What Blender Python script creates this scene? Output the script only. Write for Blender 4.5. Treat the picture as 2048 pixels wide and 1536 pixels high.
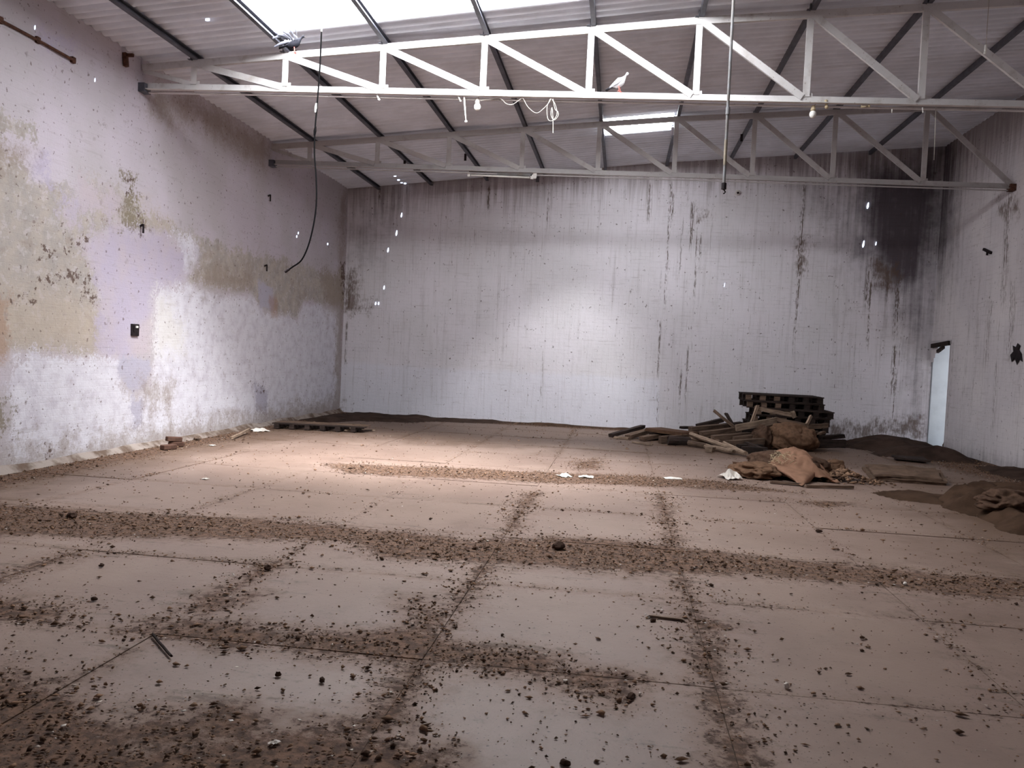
import bpy, bmesh, math, random
import numpy as np
from mathutils import Vector, Matrix, noise
random.seed(7); rng = np.random.default_rng(11)
for o in list(bpy.data.objects): bpy.data.objects.remove(o)
sc = bpy.context.scene; COL = sc.collection

# ------------------------------------------------------------------ camera
FPX = 1617.5; EYE = Vector((0, 0, 1.6))
YAW, PITCH, ROLL = -0.1321, -0.0352, 0.0463
def cam_axes():
    cy, sy, cp, sp, cr, sr = math.cos(YAW), math.sin(YAW), math.cos(PITCH), math.sin(PITCH), math.cos(ROLL), math.sin(ROLL)
    w = Vector((sy*cp, cy*cp, sp)); r = Vector((cy, -sy, 0)); u = r.cross(w)
    return cr*r + sr*u, -sr*r + cr*u, w
CR, CU, CW = cam_axes()
cd = bpy.data.cameras.new('camera'); cam = bpy.data.objects.new('camera', cd); COL.objects.link(cam)
m = Matrix((CR, CU, -CW)).transposed().to_4x4(); m.translation = EYE; cam.matrix_world = m
cd.sensor_width = 36; cd.sensor_fit = 'HORIZONTAL'; cd.lens = 36*FPX/2048; cd.clip_start = .05; cd.clip_end = 300
sc.camera = cam
# ------------------------------------------------------------------ light, exposure
sc.view_settings.view_transform = 'Standard'; sc.view_settings.look = 'None'
sc.view_settings.gamma = 1; sc.view_settings.use_curve_mapping = False
sc.view_settings.exposure = 0.0
SKY_PANEL = 21.0        # translucent roof sheets, lit from behind by the sky
wd = bpy.data.worlds.new('sky'); sc.world = wd; wd.use_nodes = True
bg = wd.node_tree.nodes['Background']; bg.inputs[0].default_value = (.80, .88, 1, 1); bg.inputs[1].default_value = 1.6
sd_ = bpy.data.lights.new('sun', 'SUN'); sd_.energy = 35.0; sd_.angle = math.radians(42); sd_.color = (.96, .98, 1)
sun = bpy.data.objects.new('sun', sd_); COL.objects.link(sun)
sun.rotation_euler = Vector((-1.7, 2.6, -5.9)).to_track_quat('-Z', 'Y').to_euler()
sc.cycles.use_denoising = True
sc.cycles.max_bounces = 10; sc.cycles.diffuse_bounces = 8; sc.cycles.sample_clamp_indirect = 6

# ------------------------------------------------------------------ pixel -> point on a real surface
def ray(u, v): return CW + CR*((u-1024)/FPX) - CU*((v-768)/FPX)
def on(u, v, ax, val):
    d = ray(u, v); return EYE + d*((val-EYE[ax])/d[ax])
def fl(u, v, z=0.0): return on(u, v, 2, z)
def at(u, v, Y): return on(u, v, 1, Y)

XL, XR, YB, YF = -6.88, 6.95, 19.4, -4.0
def chord(x): return 6.141 + (.098 if x < .77 else .072)*(x-.77)     # top chord of the trusses
def roofz(x): return chord(x) + .115

# ------------------------------------------------------------------ helpers: objects
def link(name, me, mat=None, parent=None, label=None, cat=None, group=None, kind=None, smooth=False):
    o = bpy.data.objects.new(name, me); COL.objects.link(o)
    if mat is not None and me is not None and not me.materials: me.materials.append(mat)
    if parent is not None: o.parent = parent
    tag(o, label, cat, group, kind)
    if smooth and me is not None: me.shade_smooth()
    return o
def tag(o, label=None, cat=None, group=None, kind=None):
    if label: o['label'] = label
    if cat: o['category'] = cat
    if group: o['group'] = group
    if kind: o['kind'] = kind
    return o
def thing(name, label, cat, loc=(0,0,0), group=None, rz=0):
    o = link(name, None, label=label, cat=cat, group=group); o.location = loc; o.rotation_euler.z = rz; o.empty_display_size = .1
    return o
def mesh(name, V, F):
    me = bpy.data.meshes.new(name); me.from_pydata([tuple(v) for v in V], [], F); me.update(); return me
def sub(o, parent): o.parent = parent; return o
class MB:
    def __init__(s): s.V = []; s.F = []
    def box(s, c, d, M=None):
        b = len(s.V); c = Vector(c)
        for x in (-.5, .5):
            for y in (-.5, .5):
                for z in (-.5, .5):
                    q = Vector((x*d[0], y*d[1], z*d[2]))
                    s.V.append(c + (M @ q if M else q))
        s.F += [tuple(b+i for i in f) for f in ((0,1,3,2),(4,6,7,5),(0,4,5,1),(2,3,7,6),(0,2,6,4),(1,5,7,3))]
        return s
    def beam(s, a, b, w, t, up=(0,0,1)):                 # w across (horizontal), t along up
        a, b = Vector(a), Vector(b); x = (b-a); L = x.length; x.normalize(); y = Vector(up).cross(x)
        if y.length < 1e-4: y = Vector((0,1,0)).cross(x)
        y.normalize(); z = x.cross(y)
        return s.box((a+b)/2, (L, w, t), Matrix((x, y, z)).transposed())
    def tube(s, P, r, n=8, cap=True):
        P = [Vector(p) for p in P]; b = len(s.V); R = r if hasattr(r, '__len__') else [r]*len(P)
        pu = None
        for i, p in enumerate(P):
            t = (P[min(i+1, len(P)-1)] - P[max(i-1, 0)]).normalized()
            if pu is None: pu = t.orthogonal().normalized()
            pu = (pu - t*pu.dot(t)).normalized(); q = t.cross(pu)
            for k in range(n):
                a = 2*math.pi*k/n; s.V.append(p + R[i]*(math.cos(a)*pu + math.sin(a)*q))
        for i in range(len(P)-1):
            for k in range(n):
                k2 = (k+1) % n; s.F.append((b+i*n+k, b+i*n+k2, b+(i+1)*n+k2, b+(i+1)*n+k))
        if cap: s.F.append(tuple(b+k for k in range(n))[::-1]); s.F.append(tuple(b+(len(P)-1)*n+k for k in range(n)))
        return s
    def loft(s, rings, n=14):                            # rings: (centre, ry, rz) across x
        b = len(s.V)
        for c, ry, rz in rings:
            for k in range(n):
                a = 2*math.pi*k/n; s.V.append(Vector(c) + Vector((0, ry*math.cos(a), rz*math.sin(a))))
        for i in range(len(rings)-1):
            for k in range(n):
                k2 = (k+1) % n; s.F.append((b+i*n+k, b+i*n+k2, b+(i+1)*n+k2, b+(i+1)*n+k))
        s.F.append(tuple(b+k for k in range(n))[::-1]); s.F.append(tuple(b+(len(rings)-1)*n+k for k in range(n)))
        return s
    def ball(s, c, r, n=10, sx=1, sy=1, sz=1):
        c = Vector(c)
        rings = [((0,0,0),)]*0
        P = [(math.cos(math.pi*i/(n//2+1)), math.sin(math.pi*i/(n//2+1))) for i in range(1, n//2+1)]
        b = len(s.V); 
        for h, q in P:
            for k in range(n):
                a = 2*math.pi*k/n; s.V.append(c + Vector((sx*r*q*math.cos(a), sy*r*q*math.sin(a), sz*r*h)))
        t = len(s.V); s.V += [c+Vector((0,0,sz*r)), c-Vector((0,0,sz*r))]
        for i in range(len(P)-1):
            for k in range(n):
                k2 = (k+1) % n; s.F.append((b+i*n+k, b+(i+1)*n+k, b+(i+1)*n+k2, b+i*n+k2))
        e = b+(len(P)-1)*n
        for k in range(n):
            k2 = (k+1) % n; s.F.append((t, b+k, b+k2)); s.F.append((t+1, e+k2, e+k))
        return s
    def build(s, name, mat, parent=None, bevel=0, smooth=False, **kw):
        me = mesh(name, s.V, s.F)
        o = link(name, me, mat, parent, smooth=smooth, **kw)
        if bevel:
            md = o.modifiers.new('bevel', 'BEVEL'); md.width = bevel; md.segments = 1; md.limit_method = 'ANGLE'
        return o
def attr(me, name, vals):
    vals = np.asarray(vals, np.float32); n = len(me.vertices)
    if len(vals) < n: vals = np.concatenate([vals, np.zeros(n-len(vals), np.float32)])
    a = me.attributes.new(name, 'FLOAT', 'POINT'); a.data.foreach_set('value', np.asarray(vals, np.float32))
def sdist(P, poly):                                      # signed distance to a polygon, positive inside
    P = np.asarray(P, float); poly = np.asarray(poly, float); n = len(poly)
    d = np.full(len(P), 1e9); ins = np.zeros(len(P), bool)
    for i in range(n):
        a, b = poly[i], poly[(i+1) % n]; e = b-a; w = P-a
        t = np.clip((w@e)/max(e@e, 1e-12), 0, 1); q = w-t[:, None]*e; d = np.minimum(d, np.hypot(q[:,0], q[:,1]))
        c = (a[1] > P[:,1]) != (b[1] > P[:,1])
        with np.errstate(divide='ignore', invalid='ignore'):
            xi = a[0] + (P[:,1]-a[1])*(b[0]-a[0])/(b[1]-a[1])
        ins ^= c & (P[:,0] < xi)
    return np.where(ins, d, -d)
def fpoly(px): return [tuple(fl(u, v))[:2] for u, v in px]

# ------------------------------------------------------------------ helpers: materials
def srgb(r, g, b):
    f = lambda c: (c/255/12.92 if c/255 <= .04045 else ((c/255+.055)/1.055)**2.4)
    return (f(r), f(g), f(b), 1)
class NT:
    def __init__(s, name, rough=.85, spec=.25):
        s.m = bpy.data.materials.new(name); s.m.use_nodes = True; s.t = s.m.node_tree; s.n = s.t.nodes
        s.b = s.n['Principled BSDF']; s.b.inputs['Roughness'].default_value = rough; s.b.inputs['Specular IOR Level'].default_value = spec
        s.pos = None
    def new(s, t, **k):
        n = s.n.new(t)
        for a, v in k.items(): setattr(n, a, v)
        return n
    def lk(s, a, b): s.t.links.new(a, b)
    def put(s, inp, v):
        if hasattr(v, 'is_output'): s.lk(v, inp)
        else: inp.default_value = v
    def P(s, obj=False):
        if obj: return s.new('ShaderNodeTexCoord').outputs['Object']
        if s.pos is None: s.pos = s.new('ShaderNodeNewGeometry').outputs['Position']
        return s.pos
    def map(s, v, scale=(1,1,1), loc=(0,0,0)):
        n = s.new('ShaderNodeMapping'); s.lk(v, n.inputs[0]); n.inputs['Scale'].default_value = scale; n.inputs['Location'].default_value = loc
        return n.outputs[0]
    def noise(s, v, scale, detail=4, rough=.6, dist=0):
        n = s.new('ShaderNodeTexNoise'); s.lk(v, n.inputs['Vector']); n.inputs['Scale'].default_value = scale
        n.inputs['Detail'].default_value = detail; n.inputs['Roughness'].default_value = rough; n.inputs['Distortion'].default_value = dist
        return n.outputs['Fac']
    def math(s, op, a, b=0.0, clamp=False):
        n = s.new('ShaderNodeMath', operation=op, use_clamp=clamp); s.put(n.inputs[0], a); s.put(n.inputs[1], b); return n.outputs[0]
    def step(s, x, lo, hi, a=0.0, b=1.0):
        n = s.new('ShaderNodeMapRange', interpolation_type='SMOOTHSTEP'); s.put(n.inputs[0], x)
        for i, q in enumerate((lo, hi, a, b)): n.inputs[i+1].default_value = q
        return n.outputs[0]
    def attr(s, name): 
        return s.new('ShaderNodeAttribute', attribute_name=name).outputs['Fac']
    def mix(s, f, a, b, mode='MIX'):
        n = s.new('ShaderNodeMix', data_type='RGBA', blend_type=mode, clamp_factor=True)
        s.put(n.inputs[0], f); s.put(n.inputs[6], a); s.put(n.inputs[7], b); return n.outputs[2]
    def bump(s, h, dist=.01, strength=.6, prev=None):
        n = s.new('ShaderNodeBump'); s.lk(h, n.inputs['Height']); n.inputs['Distance'].default_value = dist; n.inputs['Strength'].default_value = strength
        if prev is not None: s.lk(prev, n.inputs['Normal'])
        s.lk(n.outputs[0], s.b.inputs['Normal']); return n.outputs[0]
    def col(s, c): s.put(s.b.inputs['Base Color'], c); return s
def simple(name, c, rough=.7, spec=.3, var=.25, scale=8, metal=0, c2=None, bump=0):
    k = NT(name, rough, spec); v = k.P(True); n = k.noise(v, scale)
    c = srgb(*c); d = srgb(*c2) if c2 else tuple(q*(1-var) for q in c[:3])+(1,)
    k.col(k.mix(k.step(n, .35, .7), c, d)); k.b.inputs['Metallic'].default_value = metal
    if bump: k.bump(n, bump)
    return k.m
def wood(name, c, c2):
    k = NT(name, .9, .15); v = k.map(k.P(True), (1.5, 22, 22)); n = k.noise(v, 2.2, 5)
    rnd = k.new('ShaderNodeObjectInfo').outputs['Random']
    col = k.mix(k.step(n, .3, .7), srgb(*c), srgb(*c2)); n2 = k.noise(k.P(True), 3.5)
    col = k.mix(k.step(n2, .45, .75, 0, .6), col, tuple(q*.45 for q in srgb(*c2)[:3])+(1,))
    s = k.math('MULTIPLY_ADD', rnd, .5); k.n[-1].inputs[2].default_value = .75
    mx = k.new('ShaderNodeMix', data_type='RGBA', blend_type='MULTIPLY'); mx.inputs[0].default_value = 1; k.lk(col, mx.inputs[6]); k.lk(s, mx.inputs[7])
    k.col(mx.outputs[2]); k.bump(n, .004); return k.m

STEEL = None
def steel_mat(name, a, b):
    k = NT(name, .45, .4); v = k.P(); n = k.noise(v, 5, 6); n2 = k.noise(v, 30, 3)
    c = k.mix(k.step(n, .5, .75, 0, .55), srgb(*a), srgb(*b))
    c = k.mix(k.step(n2, .63, .75, 0, .7), c, srgb(120, 92, 75)); k.col(c); return k.m
M = dict(
 steel=steel_mat('painted_steel', (206,202,200), (150,138,128)), steel2=steel_mat('dusty_steel', (168,162,160), (128,118,112)),
 purlin=simple('grey_purlin_steel', (88, 88, 97), .55, .35, .35, 6),
 black=simple('black_cable', (12, 11, 12), .95, .02), wire=simple('pale_wire', (176, 168, 158), .6),
 white=simple('white_plastic', (225, 220, 214), .4, .5, .15), bulb=simple('frosted_bulb_glass', (235, 232, 225), .25, .5, .08),
 rust=simple('rusty_iron', (92, 62, 50), .85, .2, .5, 20), dark=simple('dark_iron', (38, 30, 32), .8, .2, .4, 15),
 conduit=simple('galvanised_rod', (122, 122, 124), .6, .3, .3, 4, c2=(102, 94, 88)),
 wood=wood('weathered_wood', (118, 97, 82), (76, 61, 52)), wood_dark=wood('dark_old_wood', (62, 50, 45), (34, 28, 26)),
 wood_pale=wood('pale_dry_wood', (150, 130, 112), (106, 88, 75)), wood_red=wood('reddish_board', (116, 86, 66), (88, 66, 52)),
 burlap=simple('brown_burlap', (112, 86, 68), .95, .05, .4, 14, bump=.01), burlap_dark=simple('dirty_brown_sack', (88, 68, 56), .95, .05, .5, 9, bump=.01),
 tan=simple('tan_cloth', (142, 108, 88), .95, .05, .22, 7, bump=.006), straw=simple('pale_straw', (200, 182, 150), .9, .1, .3, 20),
 paper=simple('crumpled_paper', (214, 206, 196), .8, .2, .25, 14), brick=simple('dusty_brick', (92, 68, 58), .95, .1, .4, 12, bump=.01),
 stone=simple('grey_brown_stone', (118, 100, 88), .95, .1, .45, 14, bump=.01), clod=simple('dark_clod', (70, 54, 46), .98, .05, .4, 18, bump=.01),
 mud=simple('dark_soil', (68, 54, 47), .98, .05, .5, 3, bump=.03), mud2=simple('brown_soil', (76, 58, 46), .98, .05, .45, 4, bump=.03),
 matting=simple('flattened_matting', (112, 92, 78), .98, .05, .4, 6, bump=.02),
 pig_grey=simple('grey_feathers', (150, 150, 156), .8, .15, .2, 30), pig_pale=simple('pale_feathers', (204, 202, 204), .8, .15, .12, 30), pig_charcoal=simple('charcoal_feathers', (34, 34, 40), .9, .1, .25, 30), pig_dark=simple('dark_feathers', (84, 84, 92), .8, .15, .25, 30),
 pig_leg=simple('pink_bird_leg', (170, 96, 88), .7), beak=simple('dark_beak', (60, 54, 52), .5),
)

# ------------------------------------------------------------------ wall materials
def spots(k, col, v, scale, thr, c, amt=.8):
    n = k.noise(v, scale, 2, .5); return k.mix(k.step(n, thr, thr+.05, 0, amt), col, c)
def wall_left_mat():
    k = NT('peeling_whitewash', .92, .12); v = k.P()
    big = k.noise(v, .9, 5); med = k.noise(v, 4.5, 6, .65); fine = k.noise(v, 26, 4, .7); hz = k.noise(k.map(v, (1, 1.2, 13)), 1.6, 4)
    rag = k.math('ADD', k.math('MULTIPLY', k.math('SUBTRACT', med, .5), .55), k.math('MULTIPLY', k.math('SUBTRACT', fine, .5), .6))
    rag = k.math('ADD', rag, k.math('MULTIPLY', k.math('SUBTRACT', k.noise(v, 1.9, 9, .78), .5), .9))
    col = k.mix(k.step(big, .35, .65), srgb(192, 183, 191), srgb(182, 175, 178))
    def layer(col, a, c, soft=.06, amp=1.0, amt=1.0):
        x = k.math('ADD', k.attr(a), k.math('MULTIPLY', rag, amp)); return k.mix(k.step(x, -soft, soft, 0, amt), col, c)
    kh = k.mix(k.step(med, .35, .65), srgb(176, 166, 156), srgb(162, 156, 150))
    kh = k.mix(k.step(k.noise(v, 8, 6, .7), .53, .6, 0, .6), kh, srgb(190, 182, 182)); kh = k.mix(k.step(k.noise(v, 3.1, 6, .7), .55, .66, 0, .6), kh, srgb(150, 138, 126))
    col = layer(col, 'khaki', kh, .05, 1.0, .95)
    col = layer(col, 'tan', srgb(184, 170, 154), .3, 1.2, .6)
    col = layer(col, 'lavender', k.mix(k.step(big, .4, .6), srgb(180, 171, 188), srgb(188, 176, 182)), .12, 1.3, .85)
    col = layer(col, 'white', k.mix(k.step(med, .4, .7), srgb(216, 214, 221), srgb(196, 191, 200)), .06, .9, .95)
    col = layer(col, 'cream', srgb(212, 208, 200), .25, 1.2, .6)
    col = layer(col, 'grey', srgb(176, 172, 186), .04, .5, .9)
    col = layer(col, 'moss', srgb(120, 110, 84), .06, 1.1, .75)
    col = layer(col, 'dirt', srgb(150, 136, 124), .25, 1.3, .7)
    col = layer(col, 'rust', srgb(158, 122, 98), .08, .6, .5)
    # flaking: small flakes of older coats everywhere, dark pock marks where listed
    col = k.mix(k.step(k.math('ADD', med, k.math('MULTIPLY', fine, .5)), .92, 1.02, 0, .35), col, srgb(150, 136, 128))
    col = k.mix(k.step(hz, .56, .72, 0, .22), col, srgb(140, 128, 122))
    x = k.math('ADD', k.attr('pock'), k.math('MULTIPLY', k.math('SUBTRACT', k.noise(v, 11, 4, .7), .56), 1.3))
    col = k.mix(k.step(x, -.02, .06, 0, .85), col, srgb(84, 64, 54))
    col = spots(k, col, v, 17, .665, srgb(104, 88, 82), .7); col = k.mix(k.step(k.noise(v, 6.3, 6, .72), .60, .68, 0, .4), col, srgb(146, 134, 132))
    col = spots(k, col, v, 7, .715, srgb(112, 96, 92), .55)
    k.col(col)
    br = k.new('ShaderNodeTexBrick'); mp = k.new('ShaderNodeCombineXYZ'); sp = k.new('ShaderNodeSeparateXYZ'); k.lk(v, sp.inputs[0])
    k.lk(sp.outputs[1], mp.inputs[0]); k.lk(sp.outputs[2], mp.inputs[1]); k.lk(mp.outputs[0], br.inputs[0])
    br.inputs['Scale'].default_value = 1; br.inputs['Brick Width'].default_value = .23; br.inputs['Row Height'].default_value = .085; br.inputs['Mortar Size'].default_value = .006
    br.inputs['Mortar Smooth'].default_value = .8
    b = k.bump(k.math('SUBTRACT', 1.0, br.outputs['Fac']), .006, .25); k.bump(rag, .012, .6, b)
    return k.m
def wall_drip_mat(name, swap, base1, base2):              # the back and right walls: whitewash with dark runs from the roof
    k = NT(name, .92, .12); v = k.P(); S = (14, 14, .55)
    big = k.noise(v, .6, 4); med = k.noise(v, 4, 6, .65); fine = k.noise(v, 28, 3, .7)
    run = k.noise(k.map(v, S), 1.0, 5, .6); run2 = k.noise(k.map(v, (46, 46, 1.3)), 1.0, 4, .6); dots = k.noise(k.map(v, (30, 30, 9)), 1.0, 3, .6); hz = k.noise(k.map(v, (1.5, 1.5, 16)), 1.3, 4)
    col = k.mix(k.step(big, .35, .65), srgb(*base1), srgb(*base2)); br = k.new('ShaderNodeTexBrick'); sp = k.new('ShaderNodeSeparateXYZ'); mp = k.new('ShaderNodeCombineXYZ'); k.lk(v, sp.inputs[0]); k.lk(sp.outputs[swap], mp.inputs[0]); k.lk(sp.outputs[2], mp.inputs[1]); k.lk(mp.outputs[0], br.inputs[0])
    for a_, b_ in (('Scale', 1), ('Brick Width', .23), ('Row Height', .085), ('Mortar Size', .006), ('Mortar Smooth', .8)): br.inputs[a_].default_value = b_
    col = k.mix(k.math('MULTIPLY', br.outputs['Fac'], k.step(med, .4, .7, 0, .28)), col, srgb(128,116,112))
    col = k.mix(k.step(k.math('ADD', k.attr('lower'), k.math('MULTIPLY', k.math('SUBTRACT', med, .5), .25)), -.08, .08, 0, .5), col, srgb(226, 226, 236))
    col = k.mix(k.step(run, .5, .75, 0, .17), col, srgb(150, 140, 136))
    col = k.mix(k.step(run2, .56, .72, 0, .24), col, srgb(140, 122, 112))
    col = k.mix(k.step(hz, .58, .74, 0, .25), col, srgb(138, 126, 122))
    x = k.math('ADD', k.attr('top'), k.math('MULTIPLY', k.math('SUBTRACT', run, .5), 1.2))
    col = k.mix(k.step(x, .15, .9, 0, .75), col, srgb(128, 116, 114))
    x = k.math('ADD', k.attr('soot_shade'), k.math('MULTIPLY', k.math('SUBTRACT', k.math('ADD', med, run), 1.0), .5))
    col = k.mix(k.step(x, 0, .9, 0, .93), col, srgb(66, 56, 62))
    x = k.math('MULTIPLY', k.attr('streak'), k.math('ADD', .12, k.step(k.math('ADD', run2, k.math('MULTIPLY', dots, .75)), .78, 1.0, 0, 1.0)))
    col = k.mix(k.step(x, .12, .9, 0, .85), col, srgb(92, 78, 68))
    x = k.math('ADD', k.attr('brown'), k.math('MULTIPLY', k.math('SUBTRACT', k.math('ADD', med, k.math('MULTIPLY', dots, .7)), .85), .9))
    col = k.mix(k.step(x, -.05, .3, 0, .8), col, srgb(104, 86, 74))
    col = spots(k, col, v, 14, .705, srgb(92, 78, 74), .7); col = spots(k, col, k.map(v, (1, 1, .35)), 24, .70, srgb(86, 72, 66), .6)
    k.col(col); b = k.bump(k.math('SUBTRACT', 1.0, br.outputs['Fac']), .006, .25); k.bump(k.math('ADD', med, k.math('MULTIPLY', fine, .4)), .014, .55, b)
    return k.m
def wall_grid(name, us, vs, axis, const, thick, side):   # dense inner face + a plain box behind it; axis 0: x = const (u=y), axis 1: y = const (u=x)
    U, Vv = np.meshgrid(us, vs, indexing='ij'); P = np.stack([U.ravel(), Vv.ravel()], 1)
    put = (lambda a, b, d: (const+d, a, b)) if axis == 0 else (lambda a, b, d: (a, const+d, b))
    return P, put
def top_of(axis, u): return roofz(XL if axis == 0 else u) + .02
# left wall
Yn = int((YB-YF)/.07); Zn = 78
ys = np.linspace(YF, YB+.3, Yn); zt = roofz(XL)+.03
def plate(name, us, topf, nz, axis, const, depth, mat, bump_amp=.012, hole=None):
    n = len(us); V = []; P = []
    for u in us:
        h = topf(u)
        for j in range(nz+1):
            z = -.05 + (h+.05)*j/nz; P.append((u, z))
            q = Vector((u*.8, z*.8, 3.1 if axis else 9.3)); e = bump_amp*noise.noise(q)*2
            V.append((const-e*np.sign(depth), u, z) if axis == 0 else (u, const-e*np.sign(depth), z))
    F = []
    for i in range(n-1):
        for j in range(nz):
            if hole and hole((us[i]+us[i+1])/2, (P[i*(nz+1)+j][1]+P[i*(nz+1)+j+1][1])/2): continue
            f = (i*(nz+1)+j, (i+1)*(nz+1)+j, (i+1)*(nz+1)+j+1, i*(nz+1)+j+1); F.append(f)
    return V, F, np.array(P)
V, F, P = plate('wall_left', ys, lambda u: zt, Zn, 0, XL, -.3, None)
nb = len(V); bx = MB().box((XL-.2, (YF+YB)/2, (zt-.05)/2), (.3, YB-YF+.6, zt+.05))
V += [tuple(q) for q in bx.V]; F += [tuple(i+nb for i in f) for f in bx.F]
me = mesh('wall_left', V, F); wl = link('wall_left', me, wall_left_mat(), kind='structure')
def lw(px): return [tuple(on(u, v, 0, XL))[1:] for u, v in px]
PL = dict(
 khaki=[[(-300,300),(0,304),(55,335),(58,359),(82,369),(144,379),(164,390),(167,342),(191,342),(212,369),(246,376),(267,403),(297,420),(328,431),(349,451),(383,468),(427,482),(479,499),(513,513),(547,513),(581,520),(615,537),(670,550),(687,537),(687,612),(643,608),(605,602),(595,636),(547,632),(530,619),(513,605),(502,585),(444,585),(393,571),(369,557),(396,530),(396,496),(369,482),(328,468),(291,462),(239,444),(164,496),(191,544),(202,605),(198,673),(191,708),(147,714),(116,709),(24,704),(0,704),(-300,720)],
        [(0,222),(60,245),(72,283),(30,270),(0,262)]],
 tan=[[(-300,570),(0,570),(100,585),(195,620),(195,705),(116,706),(0,700),(-300,710)],[(285,415),(345,445),(345,465),(290,450)]],
 lavender=[[(164,490),(240,446),(300,465),(369,482),(396,510),(369,557),(330,580),(310,600),(305,680),(300,715),(240,720),(195,700),(200,600),(190,540)],[(170,345),(240,400),(235,440),(120,430),(150,395)],[(60,320),(95,310),(95,350),(70,350)],[(80,55),(160,90),(150,120),(70,90)]],
 white=[[(24,706),(116,712),(147,717),(238,721),(240,765),(268,796),(300,770),(306,715),(312,650),(314,592),(330,572),(393,574),(444,588),(502,588),(515,608),(530,622),(595,640),(607,606),(680,620),(677,822),(0,952),(-5,950),(18,900)],[(345,465),(388,480),(394,498),(388,520),(360,490)],[(365,490),(395,505),(392,535),(370,545)]],
 cream=[[(312,600),(345,600),(365,650),(370,705),(310,715)]],
 grey=[[(238,715),(303,715),(300,745),(290,770),(268,790),(245,765),(237,740)],[(258,800),(284,795),(282,850),(268,860)],[(510,770),(535,780),(535,825),(512,820)],[(515,560),(548,575),(545,622),(520,612)]],
 moss=[[(250,357),(268,353),(270,395),(256,402)],[(-10,815),(24,818),(26,855),(-10,860)],[(245,430),(290,425),(292,460),(250,455)]],
 dirt=[[(285,770),(340,775),(335,815),(300,810)],[(-200,940),(0,910),(300,862),(678,800),(678,830),(300,905),(0,975),(-200,1010)],[(640,545),(690,540),(690,640),(650,610)],[(-300,260),(60,300),(30,340),(-300,330)],[(385,535),(500,545),(500,580),(395,570)],[(680,395),(692,385),(680,820),(668,820)],[(295,185),(420,210),(540,290),(540,330),(420,260),(300,215)]],
 rust=[[(540,598),(556,598),(556,635),(543,635)],[(10,590),(26,590),(26,612),(10,612)],[(-20,560),(18,600),(18,720),(-20,720)]],
 pock=[[(84,492),(140,500),(140,512),(88,510)],[(78,545),(180,540),(185,568),(85,565)],[(120,475),(180,480),(180,490),(125,485)],[(250,360),(268,358),(266,398),(258,398)],[(275,425),(284,425),(284,465),(275,465)],[(680,525),(692,520),(690,600),(684,600)],[(80,905),(98,895),(96,918),(86,918)],[(160,570),(195,580),(190,600),(160,595)],[(30,585),(70,590),(70,600),(30,598)],[(505,770),(530,775),(528,790),(508,785)]],
)
for a, polys in PL.items(): attr(me, a, np.max([sdist(P, lw(q)) for q in polys], axis=0))

# back wall
xs = np.linspace(XL-.25, XR+.02, 480)
V, F, P = plate('wall_back', xs, lambda u: roofz(u)+.03, 60, 1, YB, .3, None)
nb = len(V); bx = MB()
for a, b in ((XL-.4, .77), (.77, XR+3.2)):                # masonry behind the plaster, top following the roof
    k0 = len(bx.V); bx.box(((a+b)/2, YB+.19, 3), (b-a, .3, 6.1))
    for i in range(k0, k0+8):
        if bx.V[i].z > 3: bx.V[i].z = roofz(bx.V[i].x)+.02 if bx.V[i].x < XR+.2 else 3.2
        else: bx.V[i].z = -.05
V += [tuple(q) for q in bx.V]; F += [tuple(i+nb for i in f) for f in bx.F]
me = mesh('wall_back', V, F); wb = link('wall_back', me, wall_drip_mat('streaked_whitewash', 0, (226,221,226), (218,214,217)), kind='structure')
def bw(px): return [(p.x, p.z) for p in (at(u, v, YB) for u, v in px)]
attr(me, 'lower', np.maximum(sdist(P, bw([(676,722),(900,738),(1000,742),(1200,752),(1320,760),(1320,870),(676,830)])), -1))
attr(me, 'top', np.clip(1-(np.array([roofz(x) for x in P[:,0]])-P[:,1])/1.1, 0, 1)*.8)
soot_shade = np.max([w_*np.clip(sdist(P, bw(q))/e_+.5, 0, 1) for e_, w_, q in ((1.0, .88, [(1722,335),(1890,300),(1890,420),(1860,560),(1800,585),(1760,575),(1730,500),(1715,430)]),(1.3,.55,[(1790,330),(1900,300),(1880,640),(1840,680),(1790,640)]),(.4, .6, [(1700,465),(1790,465),(1790,525),(1700,525)]),(.9, .38, [(720,425),(770,420),(760,520),(690,520),(688,440)]))], axis=0)
soot_shade = np.maximum(soot_shade, .42*np.clip(sdist(P, bw([(1806,560),(1870,560),(1856,870),(1806,870)]))/.5+.5, 0, 1))  # shadow left of the doorway, painted into the wall colour
soot_shade = np.maximum(soot_shade, .35*np.clip(sdist(P, bw([(1560,330),(1890,300),(1850,680),(1700,600),(1580,420)]))/1.0+.3, 0, 1))
soot_shade = np.maximum(soot_shade, .3*np.clip(sdist(P, bw([(690,375),(850,372),(830,430),(760,540),(690,560)]))/.8+.3, 0, 1))
attr(me, 'soot_shade', soot_shade)
brown = np.max([sdist(P, bw(q)) for q in ([(680,545),(715,520),(718,600),(765,605),(750,625),(715,630),(680,640)],[(1650,840),(1850,830),(1850,880),(1650,880)],[(1590,470),(1620,470),(1610,560),(1590,560)],[(1380,400),(1425,430),(1390,450)],[(1740,520),(1805,520),(1800,590),(1745,580)],[(676,800),(690,800),(690,830),(676,830)])], axis=0)
attr(me, 'brown', np.maximum(brown, -1.0))
st = np.zeros(len(P))
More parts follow.
